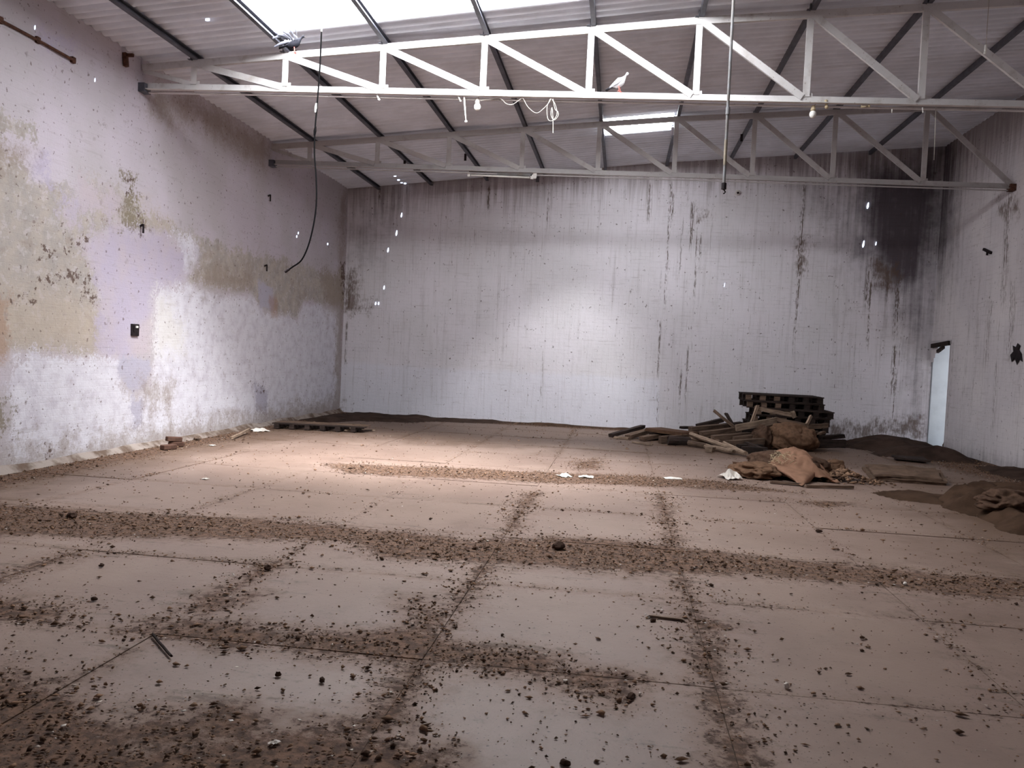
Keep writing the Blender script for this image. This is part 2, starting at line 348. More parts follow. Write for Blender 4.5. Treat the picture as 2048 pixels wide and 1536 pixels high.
ST = [(978,372,440,9,1),(1075,362,400,8,.9),(1098,365,480,7,.7),(1105,362,410,9,.9),(1040,362,395,30,.6),(1085,700,830,5,.6),(1083,480,720,5,.35),(1000,480,760,4,.35),(1010,560,850,4,.35),(860,372,410,8,.7),(760,378,430,10,.8),(815,372,420,8,.6),
 (1300,365,470,14,.7),(1340,365,640,7,.9),(1345,380,480,12,.8),(1320,640,780,6,.8),(1316,780,880,6,.9),(1322,540,700,5,.5),(1385,400,520,12,.8),(1395,430,620,8,.7),(1400,470,560,10,.7),(1365,420,580,6,.6),(1375,690,830,6,.7),(1362,740,840,5,.9),(1390,540,760,4,.4),(1425,400,560,6,.4),(1605,360,700,12,.8),(1600,480,600,14,1),(1590,600,740,5,.5),(1608,700,800,5,.4),(1635,560,640,5,.4),
 (1740,560,720,8,.9),(1735,530,640,12,.8),(1795,560,700,18,.9),(1788,690,820,13,1),(1790,740,870,8,.8),(1803,620,760,6,.6),(1775,560,640,10,.6),(1450,660,760,4,.3),(1500,620,780,4,.3),(1540,620,700,5,.3),(1660,640,800,4,.35),(1710,640,830,5,.4),(950,460,500,5,.9),(690,420,520,7,.7),(694,640,760,8,.7),(685,560,700,8,.8),(700,540,650,8,.7),(1250,370,430,8,.5),(1200,370,400,12,.5),(1150,365,390,12,.5),(1215,680,760,4,.3),(1160,560,700,3,.3)]
for u, v0, v1, w, s_ in ST:
    a, b = at(u, v0, YB), at(u-.035*(v1-v0), v1, YB); hw = .32*w*YB/FPX+.012
    d = np.abs(P[:,0]-(a.x+b.x)/2); zz = P[:,1]
    st = np.maximum(st, s_*np.clip(1.3-d/hw, 0, 1)*np.clip((a.z-zz)/.15+.5, 0, 1)*np.clip((zz-b.z)/.5, 0, 1))
attr(me, 'streak', st)

# right wall with the doorway at its far end
DY0, DY1, DZ = 18.36, YB-.04, 2.28
ys = np.concatenate([np.linspace(YF, 10, 60), np.linspace(10, DY0, 130)[1:], np.linspace(DY0, YB+.1, 18)[1:]])
def hole(u, z): return u > DY0 and z < DZ - max(0, (u-18.95))*1.1
V, F, P = plate('wall_right', ys, lambda u: roofz(XR)+.03, 70, 0, XR, .3, None, hole=hole)
nb = len(V); bx = MB(); H = roofz(XR)+.02
bx.box((XR+.18, (YF+DY0)/2, H/2-.02), (.3, DY0-YF, H+.04)); bx.box((XR+.18, (DY0+YB)/2, (DZ+H)/2), (.3, YB-DY0, H-DZ))
V += [tuple(q) for q in bx.V]; F += [tuple(i+nb for i in f) for f in bx.F]
me = mesh('wall_right', V, F); wr = link('wall_right', me, wall_drip_mat('streaked_whitewash_right', 1, (220,214,214), (208,202,204)), kind='structure')
def rw(px): return [(p.y, p.z) for p in (on(u, v, 0, XR) for u, v in px)]
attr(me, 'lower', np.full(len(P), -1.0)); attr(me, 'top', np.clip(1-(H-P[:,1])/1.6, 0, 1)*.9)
attr(me, 'soot_shade', np.maximum(.8*np.clip(1-(YB-P[:,0])/1.6, 0, 1)*np.clip((P[:,1]-2.6)/2, 0, 1), .4*np.clip(.35-P[:,1], 0, .35)/.35))
attr(me, 'brown', np.maximum(np.max([sdist(P, rw(q)) for q in ([(1990,395),(2045,390),(2040,440),(2000,440)],)], axis=0), -1))
st = np.zeros(len(P))
for u, v0, v1, w, s_ in [(2012,380,640,14,.7),(2020,560,760,16,.6),(1975,600,760,18,.55),(1990,640,900,10,.5),(1935,500,840,8,.4),(1950,540,880,8,.45),(1925,700,880,6,.4),(1960,700,900,6,.4),(2035,700,930,8,.4),(1905,420,640,8,.4),(1920,330,620,10,.3),(1900,680,890,8,.5)]:
    a, b = on(u, v0, 0, XR), on(u, v1, 0, XR); hw = .5*w*17/FPX*2.2
    d = np.abs(P[:,0]-(a.y+b.y)/2); zz = P[:,1]
    st = np.maximum(st, s_*np.clip(1.3-d/hw, 0, 1)*np.clip((a.z-zz)/.15+.5, 0, 1)*np.clip((zz-b.z)/.5, 0, 1))
attr(me, 'streak', st)
# front wall behind the camera, and the floor and added sun blocker outside the doorway
plain = simple('plain_whitewash', (196,190,192), .92, .1, .15, 2)
MB().box((0, YF-.15, 3.2), (XR-XL+.8, .3, 6.6)).build('wall_front', plain, kind='structure')
MB().box((XR+1.9, (DY0+YB)/2-.6, -.06), (3.2, 3.6, .1)).build('floor_outside', simple('outer_floor', (150,135,120), .95), kind='structure')
MB().box((XR+1.9, (DY0+YB)/2-.6, 2.75), (3.2, 4.2, .08)).build('sun_blocker_outside', plain, kind='structure')  # unseen roof slab added to keep direct sun off the doorway
dr = MB()
dr.box((XR+.16, DY0-.012, DZ/2), (.34, .03, DZ)); 
dr.box((XR+.16, (DY0+YB)/2, DZ+.04), (.36, YB-DY0+.1, .09))
d1 = dr.build('door_1', plain, kind='structure')
MB().box((XR+.86, YB-.02, 1.35), (1.66, .06, 2.8)).build('far_jamb', simple('pale_limewash', (214,222,228), .92, .1, .12, 2.5), d1)
lin = MB().beam((XR-.03, DY0-.02, DZ+.02), (XR-.03, YB-.1, DZ-.03), .07, .09).build('lintel', M['wood_dark'], d1)
MB().beam((XR-.04, 18.62, DZ-.06), (XR-.04, 18.95, DZ-.16), .05, .07).build('broken_lintel_piece', M['wood_dark'], d1)

# left wall: sloping mortar fillet along the base
V = []; F = []; n = 90
for i in range(n+1):
    y = YF+(YB-YF)*i/n; w = .10+.05*noise.noise(Vector((y*.9, 1, 2))); h = .08+.04*noise.noise(Vector((y*1.3, 5, 2)))
    for q in ((0, h), (w*.45, h*.62), (w, 0.012), (w+.03, -.03)): V.append((XL-.01+q[0], y, q[1]))
for i in range(n):
    for j in range(3): F.append((i*4+j, i*4+j+1, i*4+j+5, i*4+j+4))
k = NT('dirty_mortar', .95, .1); q = k.noise(k.P(), 3, 6); k.col(k.mix(k.step(q, .4, .62), srgb(150,138,130), srgb(98,82,71))); k.bump(q, .02)
link('baseboard_left', mesh('baseboard_left', V, F), k.m, kind='structure', smooth=True)

# ------------------------------------------------------------------ floor: base, slabs, dirt
D_POLY = [fpoly(q) for q in (
 [(-400,990),(0,1008),(200,1022),(500,1036),(760,1060),(950,1082),(1080,1076),(1200,1080),(1350,1092),(1500,1112),(1700,1130),(1900,1150),(2048,1160),(2500,1210),(2500,1240),(2048,1195),(1900,1190),(1700,1165),(1500,1148),(1300,1145),(1100,1130),(940,1124),(780,1116),(700,1085),(600,1078),(480,1075),(300,1072),(0,1068),(-400,1050)],
 [(640,925),(900,935),(1050,943),(1250,950),(1400,958),(1600,985),(1400,976),(1200,968),(1050,963),(900,955),(700,945)],
 [(310,1245),(420,1238),(500,1258),(620,1266),(720,1272),(840,1260),(870,1285),(1000,1300),(1110,1312),(1130,1340),(1250,1368),(1235,1395),(1150,1380),(1020,1330),(850,1325),(620,1302),(420,1270)],
 [(-300,1330),(0,1340),(120,1390),(200,1430),(300,1500),(420,1475),(560,1470),(640,1445),(760,1460),(850,1500),(900,1560),(-300,1600)],
 [(-100,1195),(0,1200),(120,1215),(110,1240),(0,1236),(-100,1230)],
 [(280,1420),(330,1425),(390,1480),(290,1480)],[(430,1420),(520,1430),(480,1500),(420,1480)],
 [(1380,1225),(1430,1240),(1450,1255),(1400,1262),(1440,1290),(1395,1300),(1385,1250)],
 [(1435,1400),(1480,1405),(1490,1470),(1500,1540),(1470,1540),(1450,1460)],
 [(1600,1000),(1700,1005),(1650,1015)],[(830,1200),(890,1225),(880,1280),(830,1280)],
 [(1160,925),(1200,918),(1190,935),(1150,940)],[(400,1235),(475,1200),(500,1185),(420,1210)])]
HEAVY_J = [(0, .55, 3.2, 4.6), (0, .55, 4.9, 6.2), (0, -.945, 3.0, 4.2), (0, -.945, 4.9, 6.0), (0, -2.44, 4.5, 5.6), (0, -.945, 7.2, 9.4), (0, .55, 7.0, 10), (1, 4.08, -2.6, .2), (0, -3.93, 4.4, 5.4)]
xj = [XL-.1] + [ .55+1.495*i for i in range(-4, 5)] + [XR+.1]; yj = [YF] + [4.08+1.477*i for i in range(-5, 11)] + [YB+.1]
def dirt_at(P):
    P = np.asarray(P, float)[:, :2]
    d = np.max([sdist(P, q) for q in D_POLY], axis=0)
    x, y = P[:,0], P[:,1]
    edge = np.maximum.reduce([-6.35-x, y-18.7, (x-6.3), (x-.55*(19.4-y)/10-5.6)])
    d = np.maximum(d, edge*.8)
    for a, c, lo, hi in HEAVY_J:
        u, w = (x, y) if a == 0 else (y, x)
        t = np.maximum(np.maximum(lo-w, w-hi), 0); d = np.maximum(d, .05-np.hypot(np.abs(u-c), t)*1.2)
    for a, js in ((x, xj[1:-1]), (y, yj[1:-1])):
        fade = .10*np.clip((y-7)/4, 0, 1)+.05*np.clip((np.abs(x+.9)-2.2)/1.5, 0, 1)
        for c in js: d = np.maximum(d, -.055-fade-np.abs(a-c)*1.6)
    return np.clip(d, -.8, .5)
def dust_at(P):
    x, y = P[:,0], P[:,1]; c = lambda q: np.clip(q, 0, 1)
    return np.maximum.reduce([c((y-12.8)/3.0), c((x-1.2-.30*(y-4))/2.2+.1)*c((y-5)/5+.2), c((-5.2-x)/1.2), c((3.6-y)/1.2)*c((.3-x)/1.5), c((x-2.6)/1.5)*c((4.2-y)/1.0)*.6])
def floor_mat(joint=False):
    k = NT('cement_floor' if not joint else 'joint_dirt', .5 if not joint else .9, .35); v = k.P()
    big = k.noise(v, .55, 4); med = k.noise(v, 2.6, 7, .68); fine = k.noise(v, 16, 6, .72); spk = k.noise(v, 55, 3, .6); drag = k.noise(k.map(v, (.8, 4.5, 1)), 1.6, 5, .65)
    if joint:
        k.col(k.mix(k.step(fine, .4, .65), srgb(96,78,64), srgb(72,57,47))); k.bump(fine, .01); return k.m
    col = k.mix(k.step(big, .35, .65), srgb(135,114,102), srgb(122,101,90))
    col = k.mix(k.step(med, .5, .75, 0, .4), col, srgb(105,89,77))
    col = k.mix(k.step(k.math('ADD', k.attr('dust'), k.math('MULTIPLY', k.math('SUBTRACT', k.math('ADD', med, big), 1.0), 1.1)), .05, .8, 0, .9), col, srgb(98,77,62))
    col = k.mix(k.step(fine, .55, .75, 0, .25), col, srgb(112,96,84))
    x = k.math('ADD', k.attr('dirt'), k.math('ADD', k.math('MULTIPLY', k.math('SUBTRACT', med, .5), .5), k.math('MULTIPLY', k.math('SUBTRACT', fine, .5), .55)))
    d1 = k.step(x, -.07, .06); dc = k.mix(k.step(fine, .40, .60), srgb(112,85,67), srgb(70,52,42))
    # faint dragged dust, crumbs and small heaps
    y = k.math('ADD', k.math('MULTIPLY', k.attr('dirt'), .16), k.math('ADD', drag, k.math('MULTIPLY', fine, .45)))
    col = k.mix(k.step(y, .76, .90, 0, .75), col, srgb(92,75,63))
    y = k.math('ADD', k.math('MULTIPLY', k.attr('dirt'), .10), k.math('ADD', k.math('MULTIPLY', fine, .8), k.math('MULTIPLY', med, .5)))
    col = k.mix(k.step(y, .77, .82, 0, .8), col, srgb(76,60,50))
    col = k.mix(k.step(k.math('ADD', spk, k.math('MULTIPLY', k.attr('dirt'), .06)), .625, .67, 0, .85), col, srgb(62,48,41))
    col = k.mix(k.math('MULTIPLY', d1, .92), col, dc)
    k.col(col)
    k.put(k.b.inputs['Roughness'], k.step(x, -.3, .1, .52, .95))
    k.bump(k.math('ADD', k.math('MULTIPLY', fine, .5), k.math('MULTIPLY', d1, fine)), .012, .5)
    return k.m
MB().box(((XL+XR)/2, (YF+YB)/2, -.1025), (XR-XL+.5, YB-YF+.5, .18)).build('floor', floor_mat(True), kind='structure')
flo = COL.objects['floor']; FM = floor_mat()
for i in range(len(xj)-1):
    for j in range(len(yj)-1):
        g = .0025; x0, x1, y0, y1 = xj[i]+g, xj[i+1]-g, yj[j]+g, yj[j+1]-g
        if y1 < 1.0: n = 2
        else: n = 15 if y0 < 8 else 10
        dz = random.uniform(-.003, .003); tx, ty = random.uniform(-.002, .002), random.uniform(-.002, .002)
        V = []; F = []
        for a in range(n+1):
            for b in range(n+1):
                x = x0+(x1-x0)*a/n; y = y0+(y1-y0)*b/n
                ed = .004 if a in (0, n) or b in (0, n) else 0
                V.append((x, y, dz+tx*(a/n-.5)+ty*(b/n-.5)-ed-.004))
        for a in range(n):
            for b in range(n): F.append((a*(n+1)+b, (a+1)*(n+1)+b, (a+1)*(n+1)+b+1, a*(n+1)+b+1))
        rim = [a*(n+1) for a in range(n+1)] + [n*(n+1)+b for b in range(1, n+1)] + [a*(n+1)+n for a in range(n-1, -1, -1)] + [b for b in range(n-1, 0, -1)]
        base = len(V)
        for q in rim: V.append((V[q][0], V[q][1], -.03))
        for q in range(len(rim)): F.append((rim[q], base+q, base+(q+1) % len(rim), rim[(q+1) % len(rim)]))
        me = mesh('slab', V, F); attr(me, 'dirt', dirt_at(np.array(V))); attr(me, 'dust', dust_at(np.array(V))); link('slab', me, FM, flo)

# loose crumbs, gravel and clods swept over the slabs (nobody could count them)
def clods(name, pts, size, mat, flat=.7, z0=0.0, label=None, cat=None):
    n = len(pts); base = np.array([(1,0,0),(-1,0,0),(0,1,0),(0,-1,0),(0,0,1),(0,0,-.6)], float)
    ang = rng.uniform(0, 6.283, n); c, s_ = np.cos(ang), np.sin(ang)
    B = base[None]*rng.uniform(.6, 1.25, (n, 6, 1))*np.stack([rng.uniform(.8, 1.7, n), rng.uniform(.7, 1.1, n), np.full(n, flat)], 1)[:, None]
    B = B + rng.normal(0, .12, B.shape); X = B[...,0]*c[:,None]-B[...,1]*s_[:,None]; Y = B[...,0]*s_[:,None]+B[...,1]*c[:,None]
    V = np.stack([X, Y, B[...,2]], 2)*size[:,None,None]
    V[...,0] += pts[:,0,None]; V[...,1] += pts[:,1,None]; V[...,2] += (z0 + size*.35)[:,None] if not np.isscalar(z0) else (z0+size*.35)[:,None]
    T = np.array([(0,2,4),(2,1,4),(1,3,4),(3,0,4),(2,0,5),(1,2,5),(3,1,5),(0,3,5)])
    Fa = (T[None]+6*np.arange(n)[:,None,None]).reshape(-1, 3)
    me = bpy.data.meshes.new(name); me.vertices.add(6*n); me.vertices.foreach_set('co', V.reshape(-1).astype(np.float32))
    me.loops.add(len(Fa)*3); me.loops.foreach_set('vertex_index', Fa.reshape(-1).astype(np.int32)); me.polygons.add(len(Fa))
    me.polygons.foreach_set('loop_start', np.arange(0, 3*len(Fa), 3, dtype=np.int32)); me.update(calc_edges=True); me.validate()
    attr(me, 'tone', np.repeat(rng.uniform(0, 1, n), 6))
    return link(name, me, mat, label=label, cat=cat, kind='stuff')
k = NT('rubble_crumbs', .97, .05); k.col(k.mix(k.attr('tone'), srgb(60,45,37), srgb(146,116,94))); RUB = k.m
k = NT('pale_chips', .9, .15); k.col(k.mix(k.attr('tone'), srgb(230,224,216), srgb(176,160,146))); CHIP = k.m
def inview(P):
    d = np.column_stack([P[:,0], P[:,1], np.full(len(P), -1.6)]); z = d@np.array(CW); u = 1024+FPX*(d@np.array(CR))/z; v = 768-FPX*(d@np.array(CU))/z
    return (z > .5) & (u > -120) & (u < 2170) & (v < 1620)
def nz(P, sc_, off): return np.array([noise.noise(Vector((x*sc_+off, y*sc_, off))) for x, y in P])
Pc = np.column_stack([rng.uniform(XL+.1, XR-.1, 330000), rng.uniform(2.3, 19.2, 330000)]); Pc = Pc[inview(Pc)]
dd = dirt_at(Pc); nn = nz(Pc, 1.6, 3.3); n2 = nz(Pc, 5, 8.8)
pr = np.clip((dd+.22+.25*nn)*2.2, 0, 1)*.85*np.clip(1.3-Pc[:,1]/22, .3, 1) + .028 + .22*np.clip(n2-.32, 0, 1)*np.clip(nn+.5, 0, 1)
near = np.clip((5.0-Pc[:,1])/1.8, 0, 1); pr = pr + near*.34*np.clip(n2+.25, 0, 1)
keep = rng.uniform(0, 1, len(Pc)) < pr; Pk = Pc[keep]; dk = dd[keep]
sz = rng.gamma(1.4, .0029, len(Pk))+.0024; sz = np.clip(sz, .003, .024)
clods('floor_rubble', Pk, sz, RUB, .65, 0.0, 'brown crumbs and gravel swept in bands across the cement floor', 'rubble')
sel = rng.uniform(0, 1, len(Pk)) < .022; Pw = Pk[sel]+rng.normal(0, .05, (sel.sum(), 2)); Pw = Pw[(Pw[:,0] > XL+.3)]
clods('plaster_chips', Pw, rng.uniform(.004, .013, len(Pw)), CHIP, .3, .004, 'tiny pale plaster flakes scattered among the floor crumbs', 'chips')

# ------------------------------------------------------------------ roof
k = NT('grey_roof_sheet', .75, .2); v = k.P(); q = k.noise(v, 1.3, 5); q2 = k.noise(k.map(v, (1, 9, 1)), 1.5, 5); rnd = k.new('ShaderNodeObjectInfo').outputs['Random']
c = k.mix(k.step(q, .35, .65), srgb(232,236,246), srgb(214,218,227)); c = k.mix(k.step(q2, .5, .72, 0, .5), c, srgb(196,196,200)); c = k.mix(k.math('MULTIPLY', rnd, .25), c, srgb(206,206,210)); k.col(c); ROOF = k.m
k = NT('translucent_sheet', .6, .2); k.n.remove(k.b); em = k.new('ShaderNodeEmission'); tr = k.new('ShaderNodeBsdfTransparent'); ad = k.new('ShaderNodeAddShader')
em.inputs[0].default_value = (.93, .96, 1, 1); em.inputs[1].default_value = SKY_PANEL; tr.inputs[0].default_value = (.8, .8, .8, 1)
k.lk(em.outputs[0], ad.inputs[0]); k.lk(tr.outputs[0], ad.inputs[1]); k.lk(ad.outputs[0], k.n['Material Output'].inputs[0]); PANEL = k.m
ceil = link('ceiling', None, kind='structure'); ceil.empty_display_size = .2
NODE = [-6.11, -4.80, -3.43, -2.04, -.61, .81, 2.24, 3.70, 5.33]
ROWS = [XL-.12, NODE[1], NODE[3], NODE[4], NODE[5], NODE[7], XR+.12]
W = 1.05; Y0 = 10.3 - 14*W; NCOL = 24
def sheet(x0, x1, lift, bays=1):
    V = []; F = []; n = 6*8; xsn = [x0, .77, x1] if x0 < .5 and x1 > 1 else [x0, (x0+x1)/2, x1]
    for i in range(n+1):
        y = (W+.03)*i/n; cw = math.cos(2*math.pi*i/8); z = .045*cw if cw > 0 else .012*cw
        for x in xsn: V.append((x, y, roofz(x)+.02+z+lift))
    for i in range(n):
        for j in range(len(xsn)-1): F.append((i*3+j, i*3+j+1, (i+1)*3+j+1, (i+1)*3+j))
    me = mesh('roof_sheet', V, F); me.shade_smooth(); return me
tw = link('window_1', None, kind='structure'); tw2 = link('window_2', None, kind='structure')
for r in range(len(ROWS)-1):
    me = sheet(ROWS[r]-.05, ROWS[r+1]+.05, .004*(r % 2)); me.materials.append(ROOF)
    mp_ = sheet(ROWS[r]+.02, ROWS[r+1]-.02, .004*(r % 2)); mp_.materials.append(PANEL)
    for c_ in range(NCOL):
        y = Y0+W*c_
        if y+W < YF-.4 or y > YB+.3: continue
        if c_ in (12, 13) and 1 <= r <= 3: o = link('translucent_sheet', mp_, parent=tw)
        elif c_ == 19 and r == 3: o = link('translucent_sheet', mp_, parent=tw2)
        else: o = link('roof_sheet', me, parent=ceil)
        o.location.y = y; o.location.z = .003*(c_ % 2)
# purlins
ORD = ['nearest the left wall', 'second from left, at the skylight edge', 'third from left, under the skylight', 'fourth from left, under the skylight', 'left of the small skylight', 'right of the small skylight', 'third from the right wall', 'second from the right wall', 'nearest the right wall']
for x, lab in zip(NODE, ORD):
    z = chord(x)+.045; m_ = MB(); L = YB-YF-.02; yc = (YF+YB)/2
    m_.box((x, yc, z+.042), (.008, L, .085)); m_.box((x+.028, yc, z+.004), (.056, L, .008)); m_.box((x+.028, yc, z+.081), (.056, L, .008)); m_.box((x+.054, yc, z+.012), (.006, L, .02))
    p = thing('purlin', 'long grey steel roof purlin, '+lab, 'purlin', (0,0,0), 'roof purlins')
    m_.build('channel', M['purlin'], p)
    for yt in (10.95+.052*x, 15.5+.07*x): MB().box((x-.02, yt+.06, z+.03), (.006, .06, .09)).box((x-.04, yt+.06, z-.005), (.05, .06, .006)).build('cleat', M['purlin'], p)
for x, y, p_ in ((-6.11+1.37*1, 16.9, 1), (NODE[5], 16.3, 5), (NODE[6], 17.1, 6), (NODE[2], 16.9, 2)):
    MB().box((x-.03, y, chord(x)+.0), (.05, .008, .15)).build('hook', M['dark'], [o for o in COL.objects if o.name.startswith('purlin')][p_])

# ------------------------------------------------------------------ trusses
def truss(label, y0, sk, zb, steel):
    t = thing('roof_truss', label, 'truss', (0, 0, 0), 'roof trusses'); Y = lambda x: y0+sk*x
    pt = lambda x, z: Vector((x, Y(x), z)); A, B = XL+.02, XR-.02
    for a, b in ((A, .77), (.77, B)): pass
    m_ = MB().beam(pt(A, chord(A)), pt(.77, chord(.77)), .055, .095).beam(pt(.77, chord(.77)), pt(B, chord(B)), .055, .095); m_.build('top_chord', steel, t)
    MB().beam(pt(A, zb), pt(B, zb), .012, .095).beam(pt(A, zb-.045)+Vector((0,-.03,0)), pt(B, zb-.045)+Vector((0,-.03,0)), .07, .01).build('bottom_chord', steel, t)
    MB().beam(pt(A, zb-.075)+Vector((0,.03,0)), pt(B, zb-.075)+Vector((0,.03,0)), .03, .02).build('tie_bar', steel, t)
    xs_ = NODE
    for i, x in enumerate(xs_):
        MB().beam(pt(x, zb+.04)+Vector((0,-.012,0)), pt(x, chord(x)-.03)+Vector((0,-.012,0)), .085, .012, (0,1,0)).beam(pt(x-.03, zb+.04)+Vector((0,.02,0)), pt(x-.03, chord(x)-.03)+Vector((0,.02,0)), .01, .06, (0,1,0)).build('post', steel, t)
        nx = xs_[i+1] if i+1 < len(xs_) else B
        a, b = pt(x+.05, chord(x)-.02)+Vector((0,-.02,0)), pt(nx-.05, zb+.03)+Vector((0,-.02,0))
        d = (b-a).normalized(); up = Vector((0,1,0)).cross(d)
        MB().beam(a, b, .012, .09, up).beam(a+up*.03+Vector((0,.03,0)), b+up*.03+Vector((0,.03,0)), .05, .01, up).build('diagonal', steel, t)
        MB().box(pt(x-.02, zb+.03)+Vector((0,.006,0)), (.2, .008, .12)).build('gusset_plate', steel, t)
    MB().beam(pt(A+.02, chord(A)-.04), pt(xs_[0], zb+.04), .012, .06).build('diagonal', steel, t)
    for s_, xx in ((1, A), (-1, B)): MB().box(pt(xx+s_*.03, zb-.03), (.1, .16, .12)).build('bearing_plate', M['purlin' if s_ > 0 else 'rust'], t)
    return t
truss('nearer white steel lattice roof truss under the large skylight', 11.06, .052, 5.14, M['steel'])
truss('farther grey steel lattice roof truss close to the back wall', 15.44, .072, 5.105, M['steel2'])

# ------------------------------------------------------------------ things hanging from the roof and trusses
YT = lambda x: 11.06+.052*x
def curve_pts(P, n=10):                                   # Catmull-Rom through points
    P = [Vector(p) for p in P]; P = [P[0]*2-P[1]]+P+[P[-1]*2-P[-2]]; out = []
    for i in range(1, len(P)-2):
        a, b, c, d = P[i-1:i+3]
        for k_ in range(n):
            t = k_/n; out.append(.5*((2*b)+(c-a)*t+(2*a-5*b+4*c-d)*t*t+(3*b-a-3*c+d)*t**3))
    return out+[P[-2]]
t = thing('hanging_cable', 'long black cable dangling from the large skylight edge with curled end', 'cable', at(643,62,10.28))
off = t.location
pts = [at(u, v, 10.28)-off for u, v in ((643,62),(640,130),(635,200),(630,260),(629,310),(632,350),(633,400),(628,445),(617,490),(603,520),(585,534),(573,542))]
cord = MB().tube(curve_pts(pts), .011, 6).build('cord', M['black'], t, smooth=True)
for u, v, mm in ((632,216,'white'),(630,262,'black')): MB().tube([at(u+1, v-9, 10.28)-off, at(u, v, 10.28)-off, at(u-1, v+9, 10.28)-off], [.013,.02,.013], 8).build('connector', M[mm], cord)
MB().tube([at(578,538,10.28)-off, at(570,544,10.28)-off], .02, 8).build('plug', M['dark'], cord)
MB().tube([Vector((0,0,.12)), Vector((0,0,-.01))], .012, 6).build('hook', M['conduit'], t)
# long rod
t = thing('hanging_rod', 'long thin galvanised rod hanging from the roof right of centre', 'rod', at(1467,0,9.3)); off = t.location
top = at(1467,-10,9.3); top.z = roofz(top.x)
P_ = [at(1467,0,9.3), at(1448,366,9.3)]; d = (P_[1]-P_[0]).normalized()
MB().tube([Vector((P_[0].x+.02, 9.3, roofz(P_[0].x)-.0))-off, P_[0]-off, P_[1]-off], .016, 8).build('rod', M['conduit'], t)
q = at(1456,222,9.3); MB().tube([q-d*.04-off, q+d*.04-off], .024, 8).build('coupling', M['conduit'], t)
q = at(1452,285,9.3); MB().tube([q-d*.03-off, q+d*.25-off], .0175, 8).build('worn_band', simple('ochre_worn_paint', (138,126,110), .7), t)
q = P_[1]-off; MB().tube([q, q+d*.07], .028, 8).tube([q+d*.07, q+d*.10+Vector((.02,0,0)), q+d*.12], .008, 6).build('end_hook', M['dark'], t)
def hang_bulb(u, v, label, ytz, drop=.12, tilt=(0,0), bulb=True, size=1.0, holder='white'):
    Y = ytz; c = at(u, v, Y); t = thing('light_bulb', label, 'bulb', c, 'bulbs under the trusses')
    tx, tz = tilt
    MB().tube([Vector((tx*.15, 0, .05+drop)), Vector((tx*.1, 0, .05+drop*.5)), Vector((0,0,.05))], .005, 6).build('flex', M['wire'], t)
    hd_ = MB().tube([Vector((0,0,.07)), Vector((0,0,.02)), Vector((0,0,.0))], [.016*size,.026*size,.024*size], 10).build('holder', M[holder], t, smooth=True)
    if bulb: MB().ball((0,0,-.035*size), .036*size, 12, sz=1.15).build('glass', M['bulb'], hd_, smooth=True)
    return t
hang_bulb(955, 207, 'white bulb in holder under the near truss beside wire loops', YT(-2.0)+.02, .05, (.1,0), size=1.3)
hang_bulb(1626, 222, 'pale bulb tilted under the near truss at its right half', YT(2.35)+.02, .10, (.35,0), size=1.25, holder='straw')
def stub(name, u0, v0, u1, v1, Y, r, mat, label, cat, knob=0, group=None):
    a, b = at(u0, v0, Y), at(u1, v1, Y); t = thing(name, label, cat, a, group)
    stem = MB().tube([Vector(), (b-a)*.5+Vector((0,0,-.004)), b-a], [r, r*.9, r*.8], 8).build('stem', M[mat], t, smooth=True)
    if knob: MB().ball(b-a, knob, 8).build('knob', M[mat], stem, smooth=True)
    return t
stub('lamp_holder', 753, 187, 758, 199, YT(-3.4)-.02, .014, 'white', 'short white lamp stub under the third post of the near truss', 'lamp holder', .018)
stub('hanging_strap', 928, 190, 932, 243, YT(-2.3)-.02, .011, 'white', 'white strap hanging under the near truss with knob at its end', 'strap', .02)
stub('lamp_holder', 1652, 200, 1653, 214, YT(2.45)-.01, .018, 'straw', 'small orange tinged lamp holder under near truss right of tilted bulb', 'lamp holder', .024)
stub('lamp_holder', 1722, 213, 1738, 212, YT(2.9)-.02, .016, 'straw', 'cream lamp holder lying against near truss bottom chord', 'lamp holder', .018)
stub('bulb_cap', 1784, 218, 1784, 226, YT(3.4), .008, 'white', 'tiny pale bulb cap below the near truss by the ridge side', 'bulb')
stub('bulb_cap', 1845, 215, 1846, 224, YT(3.75)-.02, .009, 'white', 'tiny pale cap under the tall right post of near truss', 'bulb', .012)
stub('hanging_wire', 1872, 212, 1868, 320, YT(4.0), .004, 'wire', 'thin pale wire hanging from the near truss at far right', 'wire')
stub('lamp_holder', 916, 190, 921, 202, YT(-2.4)-.02, .012, 'white', 'white holder stub just left of the hanging strap', 'lamp holder', .015)
stub('roof_bulb', 1972, 90, 1970, 106, 11.2, .018, 'bulb', 'pale oval bulb hanging near the right end of the roof', 'bulb', .02)
a = at(1972, 90, 11.2); MB().tube([Vector((0,0,0)), Vector((0,0,roofz(a.x)-a.z))], .004, 5).build('flex', M['wire'], [o for o in COL.objects if o.name.startswith('roof_bulb')][0])
# plaster loops of wire
t = thing('wire_loops', 'thin pale wires looped below the near truss left of centre', 'wire', at(1000,197,YT(-1.8))); off = t.location
loop = lambda px: curve_pts([at(u, v, YT(-1.5)-.03)-off for u, v in px], 8)
MB().tube(loop([(958,202),(975,199),(1000,197),(1012,207),(1025,209),(1040,199),(1046,197),(1056,214),(1072,226),(1085,219),(1098,205),(1102,197)]), .004, 5).build('wire', M['wire'], t)
MB().tube(loop([(1100,198),(1094,215),(1096,238),(1105,241),(1114,228),(1110,208),(1104,199)]), .004, 5).build('wire', M['wire'], t)
MB().tube(loop([(1106,198),(1110,218),(1116,224),(1116,232),(1108,240),(1102,230),(1104,215),(1106,240),(1106,266)]), .004, 5).build('wire', M['wire'], t)
